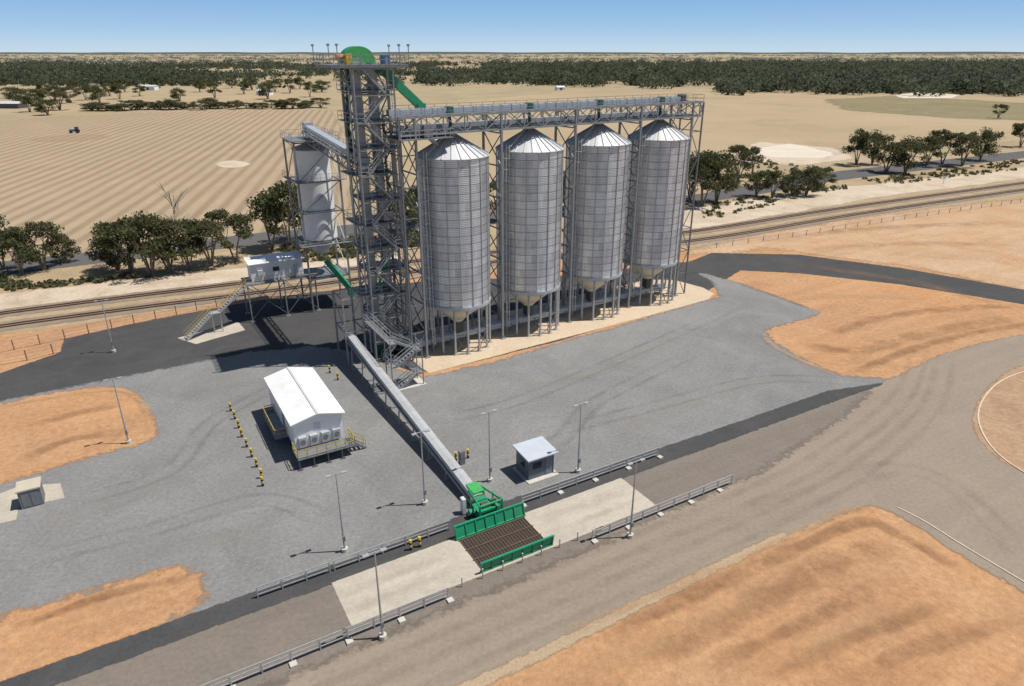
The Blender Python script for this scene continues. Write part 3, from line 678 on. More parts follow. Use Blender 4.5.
cs=thing('cabin_stair','long grey steel stair leading down left from the white cabin','stairs',S(-25.2,24.2),AZ)
st=MB();rl=MB(); stair(st,rl,(0,0,6.1),(-4.6,-1.2,3.1),1.0); stair(st,rl,(-5.8,-1.6,3.1),(-10.0,-2.9,.1),1.0)
st.box(-5.9,-4.5,-2.1,-.7,3.02,3.1)
for x,y,z in ((-5.8,-2,3.0),(-4.6,-2,3.0),(-5.8,-.8,3.0),(-4.6,-.8,3.0)): st.bar((x,y,0),(x,y,z),.12)
st.build('flight',M['galv'],cs); rl.build('handrail',M['yrail'],cs)

# ------------------------------------------------------------------ inclined conveyor from pit to tower
ic=thing('intake_conveyor','long straight grey covered conveyor running from the green intake to the tower foot','conveyor',S(-16.0,-37.2),AZ)
p=Vector((0,0,.9)); q=Vector((0,38.5,4.0)); d=q-p
m=MB(); w=.52
def prof(c): return [c+Vector((-w,0,-.3)),c+Vector((-w,0,.42)),c+Vector((0,0,.5)),c+Vector((w,0,.42)),c+Vector((w,0,-.3))]
vs=prof(p)+prof(q); m.add(vs,[(i,(i+1)%5,5+(i+1)%5,5+i) for i in range(5)]+[(4,3,2,1,0),(5,6,7,8,9)])
m.build('belt_cover',M['convey'],ic)
m=MB()
for i in range(20):
    c=p+d*(i/19); a=prof(c)
    for j in (0,1,2,3): m.bar(a[j],a[j+1],.05,.03)
m.build('cover_joint',M['galv'],ic)
m=MB()
for s in (-1,1):
    a=p+Vector((s*.66,0,-.3));b=q+Vector((s*.66,0,-.3)); m.bar(a,b,.14,.26)
    for i in range(9):
        c=a+(b-a)*((i+.3)/9); m.bar(c,(c.x+s*.2,c.y,0),.12)
for i in range(9):
    c=p+d*((i+.3)/9); m.bar((-.95,c.y,.08),(.95,c.y,.08),.25,.18)
m.build('support',M['tsteel'],ic)

gi=thing('intake_machine','bright green truck intake machine at the low end of the long conveyor','machine',S(-15.8,-38.6),AZ)
MB().box(-1.1,1.1,-.6,.9,.15,.95).box(-.55,.55,.9,1.7,.15,1.1).build('housing',M['green'],gi)
m=MB(); m.add([(-.6,1.5,.3),(.6,1.5,.3),(.6,3.2,.6),(-.6,3.2,.6),(-.6,1.5,1.6),(.6,1.5,1.6),(.55,3.2,1.6),(-.55,3.2,1.6)],[(0,3,2,1),(4,5,6,7),(0,1,5,4),(1,2,6,5),(2,3,7,6),(3,0,4,7)]); m.build('tail_hood',M['lime'],gi)
for s in (-1,1):
    MB().bar((s*1.15,-.9,0),(s*1.15,-.9,1.9),.16).bar((s*1.15,-.9,1.8),(s*.65,2.4,1.5),.12,.16).build('upright',M['green'],gi)
    MB().bar((s*1.15,.9,0),(s*1.15,.9,1.6),.12).build('upright',M['lime'],gi)
MB().cyl((-1.75,.2,.7),(-1.15,.2,.7),.28).build('drive_motor',M['green'],gi); MB().cyl((1.15,.4,.8),(1.8,.4,.8),.28).build('drive_motor',M['dark'],gi)
MB().box(-.5,.2,-.3,.4,.95,1.25).build('gearbox',M['dark'],gi)
MB().box(-2.0,-1.65,.9,1.5,.1,1.7).build('control_box',M['light'],gi)
MB().cyl((.6,-.2,.95),(.6,-.2,1.5),.2).build('pulley_guard',M['black'],gi)
MB().bar((-1.15,-.9,1.8),(1.15,-.9,1.8),.14,.14).build('cross_bar',M['lime'],gi)
MB().bar((-1.4,-1.5,.35),(1.4,-1.5,.35),.35,.3).build('bumper',M['green'],gi)
pit=thing('tipping_pit','dark grated truck tipping pit between two long green flaps','grating',S(-16.4,-43),AZ)
m=MB().box(-3.3,3.3,-2.1,2.1,0.0,.04); m.build('grating',M['grate'],pit)
m=MB()
for x in np.arange(-3.3,3.31,.3): m.box(x-.03,x+.03,-2.1,2.1,.04,.1)
for y in (-2.15,-.7,.7,2.15): m.box(-3.4,3.4,y-.06,y+.06,.05,.13)
m.build('grate_bar',M['rust'],pit)
def flap(nm,lab,yc,tilt,hh):
    t=thing(nm,lab,'steel flap',S(-16.4,-43+yc),AZ)
    m=MB(); dz=hh*math.cos(tilt);dy=hh*math.sin(tilt)
    m.add([(-3.55,0,.1),(3.55,0,.1),(3.55,dy,.1+dz),(-3.55,dy,.1+dz),(-3.55,.08,.1),(3.55,.08,.1),(3.55,dy+.08,.1+dz),(-3.55,dy+.08,.1+dz)],[(0,1,2,3),(7,6,5,4),(0,4,5,1),(1,5,6,2),(2,6,7,3),(3,7,4,0)])
    m.build('panel',M['green'],t)
    m=MB()
    for x in np.arange(-3.5,3.6,1.0): m.bar((x,-.05,.1),(x,dy-.05,.1+dz),.1,.1)
    m.bar((-3.6,dy,.12+dz),(3.6,dy,.12+dz),.16,.14); m.bar((-3.6,0,.14),(3.6,0,.14),.16,.16)
    m.build('rib',M['green'],t)
flap('pit_flap','long green steel flap along the conveyor side of the tipping pit',2.35,.25,1.25)
flap('pit_flap','long green steel flap along the road side of the tipping pit',-2.35,-.15,1.0)

rc=thing('reclaim_conveyor','low grey conveyor running under the silo hoppers to the tower','conveyor',SS(0,0),AS)
MB().box(-8,42,-.5,.5,.9,1.7).build('casing',M['blue'],rc)
m=MB()
for x in np.arange(-7.5,42,3): m.bar((x,-.55,0),(x,-.55,1.2),.12); m.bar((x,.55,0),(x,.55,1.2),.12)
m.build('support',M['galvd'],rc)
MB().box(-9,-7.9,-.7,.7,.6,2.0).build('drive_unit',M['dgreen'],rc)

# ------------------------------------------------------------------ switch room
sw=thing('switch_room','white gabled transportable building on stilts with yellow-railed platforms','building',S(-28.9,-20.4),AZ)
W_,L_=5.2,12.4; zb,ze,zr=1.25,4.4,5.05
m=MB().box(0,W_,0,L_,zb,ze); m.add([(0,0,ze),(W_,0,ze),(W_/2,0,zr-.08),(0,L_,ze),(W_,L_,ze),(W_/2,L_,zr-.08)],[(0,1,2),(5,4,3)]); m.build('wall',M['whitep'],sw)
m=MB(); e=.3
vs=[(-e,-e-.1,ze-.05),(W_/2,-e-.1,zr),(W_+e,-e-.1,ze-.05),(-e,L_+e,ze-.05),(W_/2,L_+e,zr),(W_+e,L_+e,ze-.05)]
vs+= [(x,y,z+.1) for x,y,z in vs]
m.add(vs,[(0,1,4,3),(1,2,5,4),(6,9,10,7),(7,10,11,8),(0,6,7,1),(1,7,8,2),(3,4,10,9),(4,5,11,10),(0,3,9,6),(2,8,11,5)]); rf=m.build('roof',M['whitep'],sw)
m=MB()
for y in np.arange(0,L_+.3,1.0): m.bar((-e,y,ze+.055),(W_/2,y,zr+.105),.05,.02); m.bar((W_/2,y,zr+.105),(W_+e,y,ze+.055),.05,.02)
m.build('roof_rib',M['whitep'],rf); MB().bar((W_/2,-e,zr+.13),(W_/2,L_+e,zr+.13),.25,.05).build('ridge_cap',M['light'],rf)
m=MB().box(.02,W_-.02,.02,L_-.02,zb-.35,zb-.01); m.build('floor_frame',M['dark'],sw)
for x in (.3,W_/2,W_-.3):
    for y in np.arange(.5,L_,2.8): MB().bar((x,y,0),(x,y,.9),.25).box(x-.3,x+.3,y-.3,y+.3,-.02,.12).build('stilt',M['dark'],sw)
for i,x in enumerate((.35,1.55,2.75,3.95)): 
    a=MB().box(x,x+.8,-.45,0,1.6,2.7).build('air_conditioner',M['tleg'],sw)
    MB().cyl((x+.4,-.48,2.2),(x+.4,-.45,2.2),.28).build('fan',M['galvd'],a)
MB().box(-.04,0,4.4,5.4,zb+.02,3.3).build('door',M['hutdoor'],sw); MB().box(2.1,2.8,-.04,-.0,3.1,3.9).build('sign_panel',M['light'],sw)
m=MB().box(-.3,W_+.6,-2.1,-.02,zb-.12,zb-.02); pf=m.build('front_platform',M['steel'],sw)
m=MB(); guard(m,[(-.3,0,zb),(-.3,-2.05,zb),(W_+.55,-2.05,zb),(W_+.55,0,zb)],step=.9,t=.07); m.build('handrail',M['yrail'],pf)
m=MB()
for x in np.arange(-.2,W_+.6,1.5): m.bar((x,-2.0,0),(x,-2.0,zb-.1),.12); m.box(x-.25,x+.25,-2.25,-1.75,-.02,.1)
m.build('post',M['dark'],pf)
m=MB().box(-1.4,-.02,3.4,9.6,zb-.12,zb-.02); pf=m.build('side_platform',M['steel'],sw)
m=MB(); guard(m,[(-.1,3.4,zb),(-1.35,3.4,zb),(-1.35,9.6,zb),(-.1,9.6,zb)],step=.9,t=.07); m.build('handrail',M['yrail'],pf)
st=MB();rl=MB(); stair(st,rl,(W_+.55,-1.0,zb-.1),(W_+1.9,-1.0,.05),.8); f=st.build('steps',M['steel'],sw); rl.build('handrail',M['yrail'],f)

gh=thing('guard_hut','small dark grey-blue hut with pale flat roof right of the green intake','hut',S(-9.6,-36.0),AZ)
MB().box(0,3.0,0,2.5,.1,2.45).build('wall',M['hutwall'],gh)
m=MB(); m.add([(-.3,-.4,2.5),(3.3,-.4,2.5),(3.3,2.8,2.72),(-.3,2.8,2.72),(-.3,-.4,2.64),(3.3,-.4,2.64),(3.3,2.8,2.86),(-.3,2.8,2.86)],[(0,3,2,1),(4,5,6,7),(0,1,5,4),(1,2,6,5),(2,3,7,6),(3,0,4,7)]); m.build('roof',M['hutroof'],gh)
MB().box(2.0,2.75,-.04,-.005,.15,2.15).build('door',M['hutdoor'],gh)
w_=MB().box(.5,1.5,-.04,-.005,1.2,1.9).build('window',M['glass'],gh)
MB().box(-.04,-.005,.8,1.7,1.2,1.9).build('window',M['glass'],gh)
MB().box(-.3,3.3,-.6,2.8,-.02,.1).build('slab',M['conc'],gh)
kx=G(34,502); kk=thing('equipment_kiosk','beige-topped grey cabinet on a concrete slab near the left edge','cabinet',kx,AZ)
MB().box(-.9,.9,-.9,.9,0,1.9).build('body',M['galvd'],kk); MB().box(-1,1,-1,1,1.9,2.05).build('top',M['tan'],kk)
MB().box(-.7,-.05,-.94,-.905,.2,1.7).build('door',M['steel'],kk); MB().box(.05,.7,-.94,-.905,.2,1.7).build('door',M['steel'],kk)

# ------------------------------------------------------------------ light poles
lp=thing('light_pole','','light pole',(0,0),AZ,'yard light poles')
MB().cyl((0,0,.3),(0,0,8.0),.10,.05,8).build('pole',M['galv'],lp)
MB().cyl((0,0,-.02),(0,0,.35),.30,.30,12).build('footing',M['conc'],lp)
MB().bar((-.6,0,7.95),(.6,0,7.95),.07).build('cross_arm',M['galv'],lp)
for s in (-1,1): MB().box(s*.65-.22,s*.65+.22,-.14,.14,7.87,7.97).build('lamp_head',M['galv'],lp)
MB().box(-.12,.12,-.22,-.1,1.2,1.7).build('switch_box',M['galvd'],lp)
regkids(lp)
PL=[((425,504),'light pole close beside the long conveyor, left of the small hut'),((490,481),'light pole between the long conveyor and the small hut'),((578,472),'light pole just right of the small hut'),
((345,551),'light pole by the railing, left of the intake on the gravel edge'),((383,638),'light pole nearest the viewer beside the lower railing'),((630,537),'light pole on the road side, right of the tipping pit'),
((129,443),'light pole beside the orange earth patch on the left'),((114,352),'light pole on the dark asphalt at upper left')]
for i,(p,l) in enumerate(PL):
    if i==0: lp.location=(*G(*p),0); lp['label']='slim galvanised '+l
    else: dup(lp,G(*p),AZ,'slim galvanised '+l)

# ------------------------------------------------------------------ railings
def railing(a0,a1,b,label,feet=True):
    t=thing('guard_railing',label,'railing',S(a0,b),AZ)
    L=a1-a0; k=max(2,round(L/2.0))
    for i in range(k+1):
        x=L*i/k; m=MB().bar((x,0,0),(x,0,1.1),.09)
        ps=m.build('post',M['galv'],t)
        if feet and i%2==0: MB().box(x-.25,x+.25,-.6,-.1,-.02,.18).build('concrete_foot',M['conc'],ps)
    m=MB()
    for z in (.35,.72,1.08): m.bar((0,0,z),(L,0,z),.07)
    m.build('rail',M['galv'],t)
railing(-36.6,-30.8,-39.0,'leftmost short grey railing on the yard side of the lane',False)
railing(-30.4,-19.8,-39.0,'grey pipe railing on the yard side, left of the tipping pit',False)
railing(-12.2,4.8,-39.0,'grey pipe railing on the yard side, right of the tipping pit',True)
railing(-48,-23.5,-46.6,'grey pipe railing on the road side, left of the tipping pit')
railing(-9.4,7.8,-46.6,'grey pipe railing on the road side, right of the tipping pit')
mp_=thing('marker_post','slim grey marker post on the concrete edge of the tipping pit apron','post',S(-22,-46.0),AZ,'slim posts along the apron edge')
MB().cyl((0,0,0),(0,0,.95),.05,n=8).build('shaft',M['galv'],mp_); MB().cyl((0,0,.95),(0,0,1.02),.06,n=8).build('cap',M['light'],mp_); regkids(mp_)
for i in range(1,7): dup(mp_,S(-22+i*1.9,-46.0),AZ)
bo=thing('bollard','','bollard',(0,0),0,'yellow and black bollards')
m=MB().cyl((0,0,0),(0,0,.35),.13,n=10).cyl((0,0,.6),(0,0,.82),.13,n=10); m.build('black_band',M['black'],bo)
m=MB().cyl((0,0,.35),(0,0,.6),.13,n=10).cyl((0,0,.82),(0,0,1.1),.13,n=10); m.build('yellow_band',M['yellow'],bo); regkids(bo)
BP=[(231,411),(235,419),(239,428),(242,437),(247,447),(252,457),(257,467),(262,478),(263,486)]
ords=['farthest','second','third','fourth','fifth','sixth','seventh','eighth','nearest']
bl=[(p,'yellow and black bollard, '+o_+' along the row left of the white building') for p,o_ in zip(BP,ords)]
bl+=[((330,373),'yellow and black bollard just left of the tower foot, far one'),((338,380),'yellow and black bollard just left of the tower foot, near one'),((456,461),'yellow and black bollard right of the conveyor, left of the pair'),((468,458),'yellow and black bollard right of the conveyor, right of the pair'),((411,550),'yellow and black bollard left of the green intake by the railing'),((420,547),'second yellow and black bollard left of the green intake by the railing')]
for i,(p,l) in enumerate(bl):
    if i==0: bo.location=(*G(*p),0); bo['label']=l
    else: dup(bo,G(*p),0,l)
px_=G(462,464); eq=thing('control_pedestal','small dark control pedestal standing between two bollards right of the conveyor','cabinet',px_,AZ)
MB().box(-.3,.3,-.22,.22,0,1.6).build('body',M['galvd'],eq); MB().box(-.25,.25,-.25,-.22,.8,1.4).build('door',M['steel'],eq)

def wirefence(px,label,post='redpost',rail='galv',hh=1.6,step=3.2):
    P=smoothpts([G(*p) for p in px],4,False); t=thing('wire_fence',label,'fence',P[0])
    ox,oy=P[0]; acc=0; posts=[]
    ms=[MB(),MB(),MB()]
    for a,b in zip(P,P[1:]):
        for m,z in zip(ms,(.5,1.0,hh-.05)): m.bar((a[0]-ox,a[1]-oy,z),(b[0]-ox,b[1]-oy,z),.035)
        L=math.hypot(b[0]-a[0],b[1]-a[1]); s=-acc
        while s+step<=L:
            s+=step; posts.append((a[0]+(b[0]-a[0])*s/L-ox,a[1]+(b[1]-a[1])*s/L-oy))
        acc=L-s
    for m in ms: m.build('wire',M[rail],t)
    for x,y in posts[:95]: MB().bar((x,y,0),(x,y,hh),.11).build('post',M[post],t)
wirefence([(-40,362),(0,353),(66,339),(130,325),(215,307),(255,301)],'reddish post and wire fence between the left asphalt and the railway')
wirefence([(0,365),(30,360),(62,352)],'short reddish post and wire fence at the left edge of the asphalt')
wirefence([(700,250),(800,236),(900,220),(1024,202),(1100,190)],'thin post and wire fence along the railway at right',post='galvd',hh=1.2,step=4.5)

# ------------------------------------------------------------------ trees
def qmesh(name,quads,mat):
    n=len(quads)//4; me=bpy.data.meshes.new(name); me.vertices.add(len(quads)); me.vertices.foreach_set('co',np.asarray(quads,dtype=np.float32).ravel())
    me.loops.add(4*n); me.loops.foreach_set('vertex_index',np.arange(4*n,dtype=np.int32)); me.polygons.add(n); me.polygons.foreach_set('loop_start',np.arange(0,4*n,4,dtype=np.int32)); me.polygons.foreach_set('loop_total',np.full(n,4,dtype=np.int32))
    me.materials.append(mat); me.update(); me.validate(); return me
def leafquads(cent,size):
    n=len(cent); a=rng.normal(size=(n,3)); a/=np.linalg.norm(a,axis=1)[:,None]; b=rng.normal(size=(n,3)); b-= (a*b).sum(1)[:,None]*a; b/=np.linalg.norm(b,axis=1)[:,None]
    s=(size*rng.uniform(.6,1.3,n))[:,None]; a=a*s; b=b*s*.7
    return np.stack([cent-a-b,cent+a-b,cent+a+b,cent-a+b],1).reshape(-1,3)
TV=[]
def make_tree(h,r,seed,nl=3200,leaf='leaf',stems=3,low=.25):
    rr=random.Random(seed); t=thing('eucalypt_tree','','tree',(0,0),0)
    tips=[]; m=MB()
    for s in range(stems):
        an=2*math.pi*s/stems+rr.uniform(-.5,.5); lean=rr.uniform(.25,.6)*r
        p0=Vector((math.cos(an)*.15,math.sin(an)*.15,0)); p1=Vector((math.cos(an)*lean*.4,math.sin(an)*lean*.4,h*.3)); p2=Vector((math.cos(an)*lean,math.sin(an)*lean,h*.6))
        m.cyl(p0,p1,.24,.18,7); m.cyl(p1,p2,.18,.11,6)
        for k in range(4):
            a2=an+rr.uniform(-1.4,1.4); st=p1.lerp(p2,rr.uniform(.2,1)); e=Vector((math.cos(a2)*r*rr.uniform(.4,.95),math.sin(a2)*r*rr.uniform(.4,.95),h*rr.uniform(low+.14,.9)))
            m.cyl(st,e,.1,.03,5); tips.append(e)
        tips.append(Vector((p2.x*rr.uniform(0,1),p2.y*rr.uniform(0,1),h*rr.uniform(.75,.93))))
    m.build('trunk',M['bark'],t)
    cs=[];
    per=nl//len(tips)
    for e in tips:
        rc=rr.uniform(.18,.38)*r; u=rng.normal(size=(per,3)); u/=np.linalg.norm(u,axis=1)[:,None]; rad=rc*rng.uniform(.2,1.25,per)**.75
        c=np.array(e)+u*rad[:,None]*np.array([1.2,1.2,.7]); c[:,2]=np.maximum(c[:,2],.3); cs.append(c)
    me=qmesh('crown',leafquads(np.concatenate(cs),.19),M[leaf]); o=bpy.data.objects.new('crown',me); C.objects.link(o); o.parent=t
    regkids(t); t['h']=h; t['r']=r; TV.append(t); return t
make_tree(11,5,1,3300,'leaf',3,.28); make_tree(11,5,2,3200,'leaf2',4,.22); make_tree(12,4.6,3,2800,'leaf',2,.4); make_tree(7,4.4,4,3000,'leaf2',4,0.05); make_tree(10,5.5,5,3800,'leaf',5,.16)
used=[False]*5
def tree(px,py,h,r,v,label,group=None):
    src=TV[v]; base=(h/src['h'],r/src['r'])
    xy=G(px,py); rz=random.uniform(0,6.28)
    if not used[v]:
        used[v]=True; src.location=(*xy,-.03); src.rotation_euler=(0,0,rz); src.scale=(base[1],base[1],base[0]); o=src; o['label']=label
    else: o=dup(src,xy,rz,label,(base[1],base[1],base[0]),-.03)
    if group:o['group']=group
    elif 'group' in o: del o['group']
    return o
ORD=['first','second','third','fourth','fifth','sixth','seventh','eighth','ninth','tenth','eleventh','twelfth']
def clump(lst,desc):
    for i,(x,y,h_,r_,v) in enumerate(lst): tree(x,y,h_,r_,v,f'{ORD[i]} tree from the left in {desc}')
clump([(4,270,11,4.5,0),(22,275,9,3.5,4),(44,270,10,4,1),(66,262,6,2.6,3)],'the clump at far left beside the highway')
clump([(118,270,9,4,3),(132,274,11,4.6,0),(152,276,12,5,4),(170,272,11,4.5,1),(190,270,10,4.2,0),(212,266,10,4.5,1),(236,262,11,4.2,2)],'the big clump between ploughed field and railway')
clump([(272,250,12,4.4,0),(290,247,15,4.8,2),(305,240,13,5,4)],'the clump directly left of the tall tower')
clump([(405,232,9,4,4),(425,225,10,4.5,0),(498,222,11,4,1),(566,214,11,4,4),(575,208,10,4,0)],'the clump glimpsed behind the silos')
clump([(690,200,13,5.5,4),(702,206,15,5.5,0),(716,203,14,5,4),(738,180,12,5,1),(752,176,10,4.5,2)],'the clump right behind the last silo')
clump([(756,197,7.5,3.8,4),(772,198,8,4.2,0),(792,196,7.5,4.2,3),(806,195,8.5,4.5,4),(822,190,7,3.6,0)],'the low clump by the highway')
clump([(856,165,13,5.2,0),(872,164,12,5,4),(886,172,11,5.5,1),(905,173,12,6,4),(926,166,11,5,0),(942,164,13,5.6,2),(962,166,12.5,6,1),(980,160,12,5,4),(998,118,9,4,1),(1020,147,11,5,0)],'the roadside row at upper right')
for i,x in enumerate(np.linspace(92,318,30)):
    tree(x+random.uniform(-3,3),110.5-(x-92)*.012+random.uniform(-.8,.8),random.uniform(4,8),random.uniform(5,8),[3,4,1][i%3],'small dark tree in the row across the far edge of the ploughed field','trees in the row beyond the ploughed field')
for i,(x,y) in enumerate([(30,112),(48,115),(60,110),(38,106),(20,104),(70,103),(86,100),(100,104),(125,92),(140,96),(200,92),(215,98),(244,94),(268,99),(290,93),(310,97),(180,101),(232,88),(160,88),(75,92),(350,92),(372,96),(392,90),(10,98),(45,95),(55,100),(110,96),(120,99),(252,90),(275,92),(300,89),(322,92),(205,87)]):
    tree(x,y,random.uniform(9,15),random.uniform(6,9),[0,4,1][i%3],'dark paddock tree scattered beyond the ploughed field at upper left','scattered paddock trees at upper left')
dt=thing('dead_tree','leafless grey dead tree rising behind the big clump at the field edge','tree',G(183,262))
m=MB(); rr=random.Random(5)
m.cyl((0,0,0),(0,0,9),.22,.14,7)
for k in range(16):
    z=5+k*.5; a=rr.uniform(0,6.28); L=rr.uniform(1.5,3.4); e=(math.cos(a)*L,math.sin(a)*L,z+L*1.3); m.cyl((0,0,z),e,.1,.03,5)
    for j in range(2):
        b=a+rr.uniform(-.8,.8); m.cyl(Vector(e)*.6+Vector((0,0,z*.4)),(e[0]+math.cos(b)*1.1,e[1]+math.sin(b)*1.1,e[2]+.6),.05,.02,4)
m.build('trunk',M['deadbark'],dt)
def ellip(P,sizes,nq,qs):
    k=len(P); u=rng.normal(size=(k,nq,3)); u/=np.linalg.norm(u,axis=2)[...,None]; u*=rng.uniform(.5,1,(k,nq,1))
    c=P[:,None,:]+u*sizes[:,None,:]; c[...,2]=np.maximum(c[...,2],.05); c=c.reshape(-1,3)
    return leafquads(c,np.repeat(qs,nq))
def region_points(poly,n):
    W=np.array([G(*p) for p in poly]); lo=W.min(0);hi=W.max(0); out=[]
    def inside(x,y):
        c=False;j=len(W)-1
        for i in range(len(W)):
            if (W[i][1]>y)!=(W[j][1]>y) and x<(W[j][0]-W[i][0])*(y-W[i][1])/(W[j][1]-W[i][1])+W[i][0]: c=not c
            j=i
        return c
    while len(out)<n:
        x=random.uniform(lo[0],hi[0]);y=random.uniform(lo[1],hi[1])
        if inside(x,y) and noise.noise(Vector((x*.04,y*.04,0)))>-.1: out.append((x,y))
    return out
for poly,n,nm in (([(0,277),(240,248),(420,233),(420,250),(250,268),(0,292)],420,'left'),([(700,206),(840,182),(1024,160),(1024,170),(840,190),(700,222)],220,'right'),([(690,170),(760,160),(840,170),(690,195)],120,'mid')):
    pts=region_points(poly,n); P=np.array([(x,y,.25) for x,y in pts]); s=rng.uniform(.3,1.1,len(P)); sz=np.stack([s,s,s*.7],1)
    me=qmesh('roadside_scrub',ellip(P,sz,26,s*.3),M['leaf2']); o=bpy.data.objects.new('roadside_scrub',me); C.objects.link(o); o['kind']='stuff'
    o['label']={'left':'low olive scrub between the highway and railway at left','right':'low olive scrub along the highway at right','mid':'low scrub in the paddock behind the silos'}[nm]; o['category']='scrub'
def forest(name,label,cnt,dens,matn,dmin,dmax,nq=40,hs=5.2):
    P=[];S_=[]
    tries=0
    while len(P)<cnt and tries<cnt*40:
        tries+=1
        d=math.exp(random.uniform(math.log(dmin),math.log(dmax))); u=random.uniform(-.85,.85); x=u*d; y=d
        v=(40/d*F*CP-F*SP)/(CP+40/d*SP); px=512+u*(F*CP-v*SP); py=343+v
        if random.random()<dens(px,py,x,y):
            s=random.choice((random.uniform(.5,.9),random.uniform(.8,1.3),random.uniform(1,1.8))); P.append((x,y,s*hs*.85)); S_.append(s)
    P=np.array(P);s=np.array(S_); dist=np.linalg.norm(P[:,:2],axis=1); g_=1+dist/3000
    sz=np.stack([s*6*g_,s*6*g_,s*hs],1)
    me=qmesh(name,ellip(P,sz,nq,(.6+s*.4)*np.sqrt(g_)),M[matn]); o=bpy.data.objects.new(name,me); C.objects.link(o); o['kind']='stuff'; o['label']=label; o['category']='forest'
def nz(x,y,sc,k=7): return noise.noise(Vector((x/sc,y/sc,k)))
def dR(px,py,x,y):
    if px<420: return 0
    lim=94-(max(0,720-px))*.05 + (1.5 if px>900 else 0)
    if px<720: lim=86+nz(x,y,120)*4
    lim+=nz(x,y,60,3)*3
    if py>lim+1: return 0
    if py>lim-2: return .4
    if px<700 and nz(x,y*.6,200,11)>.30: return .04
    if 63<py<72 and nz(x,y*.5,330)>.12: return .03
    return 1
def dL(px,py,x,y):
    if px>430 : return 0
    if py>86: return 0
    return 1 if nz(x*.5,y,200)>.03 else .04
def dF(px,py,x,y): return 1 if nz(x*.5,y*.25,420)>.0 else .05
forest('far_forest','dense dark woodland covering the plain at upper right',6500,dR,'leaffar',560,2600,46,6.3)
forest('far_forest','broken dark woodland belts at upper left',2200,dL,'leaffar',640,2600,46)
forest('far_forest','haze-tinted woodland belts just below the horizon',3300,dF,'leafhaze',2600,11000,22,4.5)
def shed(px,py,w,l,h_,label,mat='whitep'):
    t=thing('farm_shed',label,'shed',G(px,py),random.uniform(-.4,.4))
    MB().box(-w/2,w/2,-l/2,l/2,0,h_).build('wall',M[mat],t)
    m=MB(); m.add([(-w/2-.3,-l/2-.3,h_),(w/2+.3,-l/2-.3,h_),(w/2+.3,l/2+.3,h_),(-w/2-.3,l/2+.3,h_),(-w/2-.3,0,h_+1.5),(w/2+.3,0,h_+1.5)],[(0,1,5,4),(2,3,4,5),(0,4,3),(1,2,5)]); m.build('roof',M['light'],t)
    MB().box(-1.5,1.5,-l/2-.08,-l/2,0,h_*.8).build('door',M['dark'],t)
shed(10,108,22,10,3.5,'low dark farm shed at the far left edge','dark'); shed(265,95,14,8,4,'small white farmhouse among paddock trees, upper left')
shed(560,90,10,6,3,'small pale shed before the woodland behind the silos')
shed(150,90,16,8,4,'white shed beyond the paddocks at upper left')
tr=thing('tractor','small dark tractor parked in the ploughed field','tractor',G(75,133),.4)
MB().box(-2.4,.3,-.7,.7,.9,1.9).build('bonnet',M['motor'],tr); MB().box(.3,2,-.85,.85,1,3.1).build('cab',M['dark'],tr)
for x,r_ in ((1.4,1.0),(-1.7,.65)):
    for s in (-1,1): MB().cyl((x,s*.8,r_),(x,s*1.25,r_),r_,n=16).build('wheel',M['black'],tr)
sheet('bare_spot',[(218,164),(225,161),(238,161),(247,164),(238,167),(224,167)],lz(3),M['pale'],.5,2,smooth=True)
sheet('bare_spot',[(38,139),(55,136),(90,135),(97,138),(75,141),(45,141)],lz(3),M['spot'],.8,6,smooth=True)
hl=MB(); xs_=np.linspace(-14000,14000,80)
vs=[(x,13500,-5) for x in xs_]+[(x,14500,25+40*abs(noise.noise(Vector((x/3500,0,2))))+12*noise.noise(Vector((x/900,1,2)))) for x in xs_]+[(x,16500,-5) for x in xs_]
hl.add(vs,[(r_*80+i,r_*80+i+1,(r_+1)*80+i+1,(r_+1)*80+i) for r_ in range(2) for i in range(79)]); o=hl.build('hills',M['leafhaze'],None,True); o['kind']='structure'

sg=thing('road_sign','small white road sign on a post beside the highway at right','sign',G(943,184))
MB().bar((0,0,0),(0,0,2.6),.1).build('post',M['galv'],sg); MB().box(-.6,.6,-.04,.0,1.7,2.6).build('panel',M['whitep'],sg)

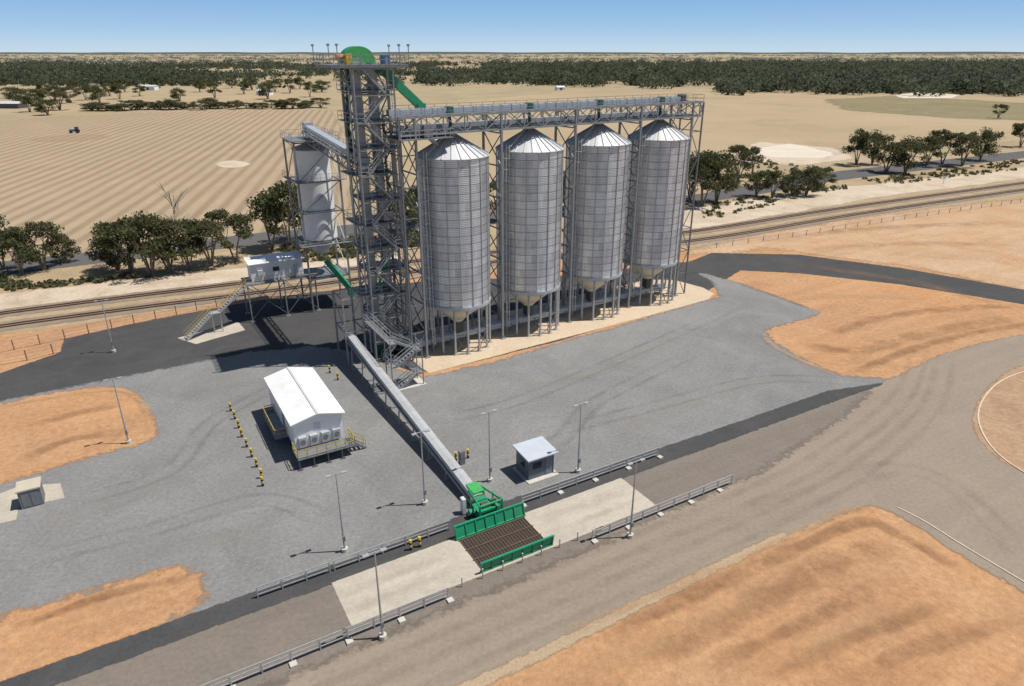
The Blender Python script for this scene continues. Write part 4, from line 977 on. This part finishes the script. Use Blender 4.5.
cam=bpy.data.cameras.new('Camera'); co=bpy.data.objects.new('Camera',cam); C.objects.link(co); co.location=(0,0,H); co.rotation_euler=(math.pi/2-PITCH,0,0)
cam.sensor_width=36; cam.lens=F/1024*36; cam.clip_end=60000; cam.clip_start=.5; scn.camera=co
el=math.radians(64); tos=Vector((math.cos(el)*.975,math.cos(el)*.08,math.sin(el)))
sun=bpy.data.lights.new('Sun','SUN'); sun.energy=5.0; sun.angle=math.radians(.5); sun.color=(1,.965,.91); so=bpy.data.objects.new('Sun',sun); C.objects.link(so); so.rotation_euler=(-tos).to_track_quat('-Z','Y').to_euler()
SKY=.065
w=bpy.data.worlds.new('World'); scn.world=w; w.use_nodes=True; nt=w.node_tree; sk=nt.nodes.new('ShaderNodeTexSky'); sk.sky_type='NISHITA'; sk.sun_disc=False; sk.sun_elevation=el; sk.sun_rotation=math.atan2(tos.x,tos.y); sk.dust_density=.6; sk.air_density=1.0; sk.ozone_density=1.2
tc=nt.nodes.new('ShaderNodeTexCoord'); sp=nt.nodes.new('ShaderNodeSeparateXYZ'); nt.links.new(tc.outputs['Generated'],sp.inputs[0])
rp=nt.nodes.new('ShaderNodeValToRGB'); nt.links.new(sp.outputs[2],rp.inputs[0])
els=rp.color_ramp.elements; els[0].position=0; els[0].color=(.56,.70,.81,1); els[1].position=.08; els[1].color=(.20,.41,.74,1)
e_=els.new(.03); e_.color=(.36,.57,.80,1)
sc=nt.nodes.new('ShaderNodeVectorMath'); sc.operation='SCALE'; sc.inputs['Scale'].default_value=1/SKY; nt.links.new(rp.outputs[0],sc.inputs[0])
fm=nt.nodes.new('ShaderNodeMapRange'); fm.inputs[1].default_value=.08; fm.inputs[2].default_value=.35; fm.inputs[3].default_value=1; fm.inputs[4].default_value=0; nt.links.new(sp.outputs[2],fm.inputs[0])
mx=nt.nodes.new('ShaderNodeMix'); mx.data_type='RGBA'; nt.links.new(fm.outputs[0],mx.inputs[0]); nt.links.new(sk.outputs[0],mx.inputs[6]); nt.links.new(sc.outputs[0],mx.inputs[7])
nt.links.new(mx.outputs[2],nt.nodes['Background'].inputs[0]); nt.nodes['Background'].inputs[1].default_value=SKY
scn.view_settings.view_transform='Standard'; scn.view_settings.look='None'; scn.view_settings.exposure=0
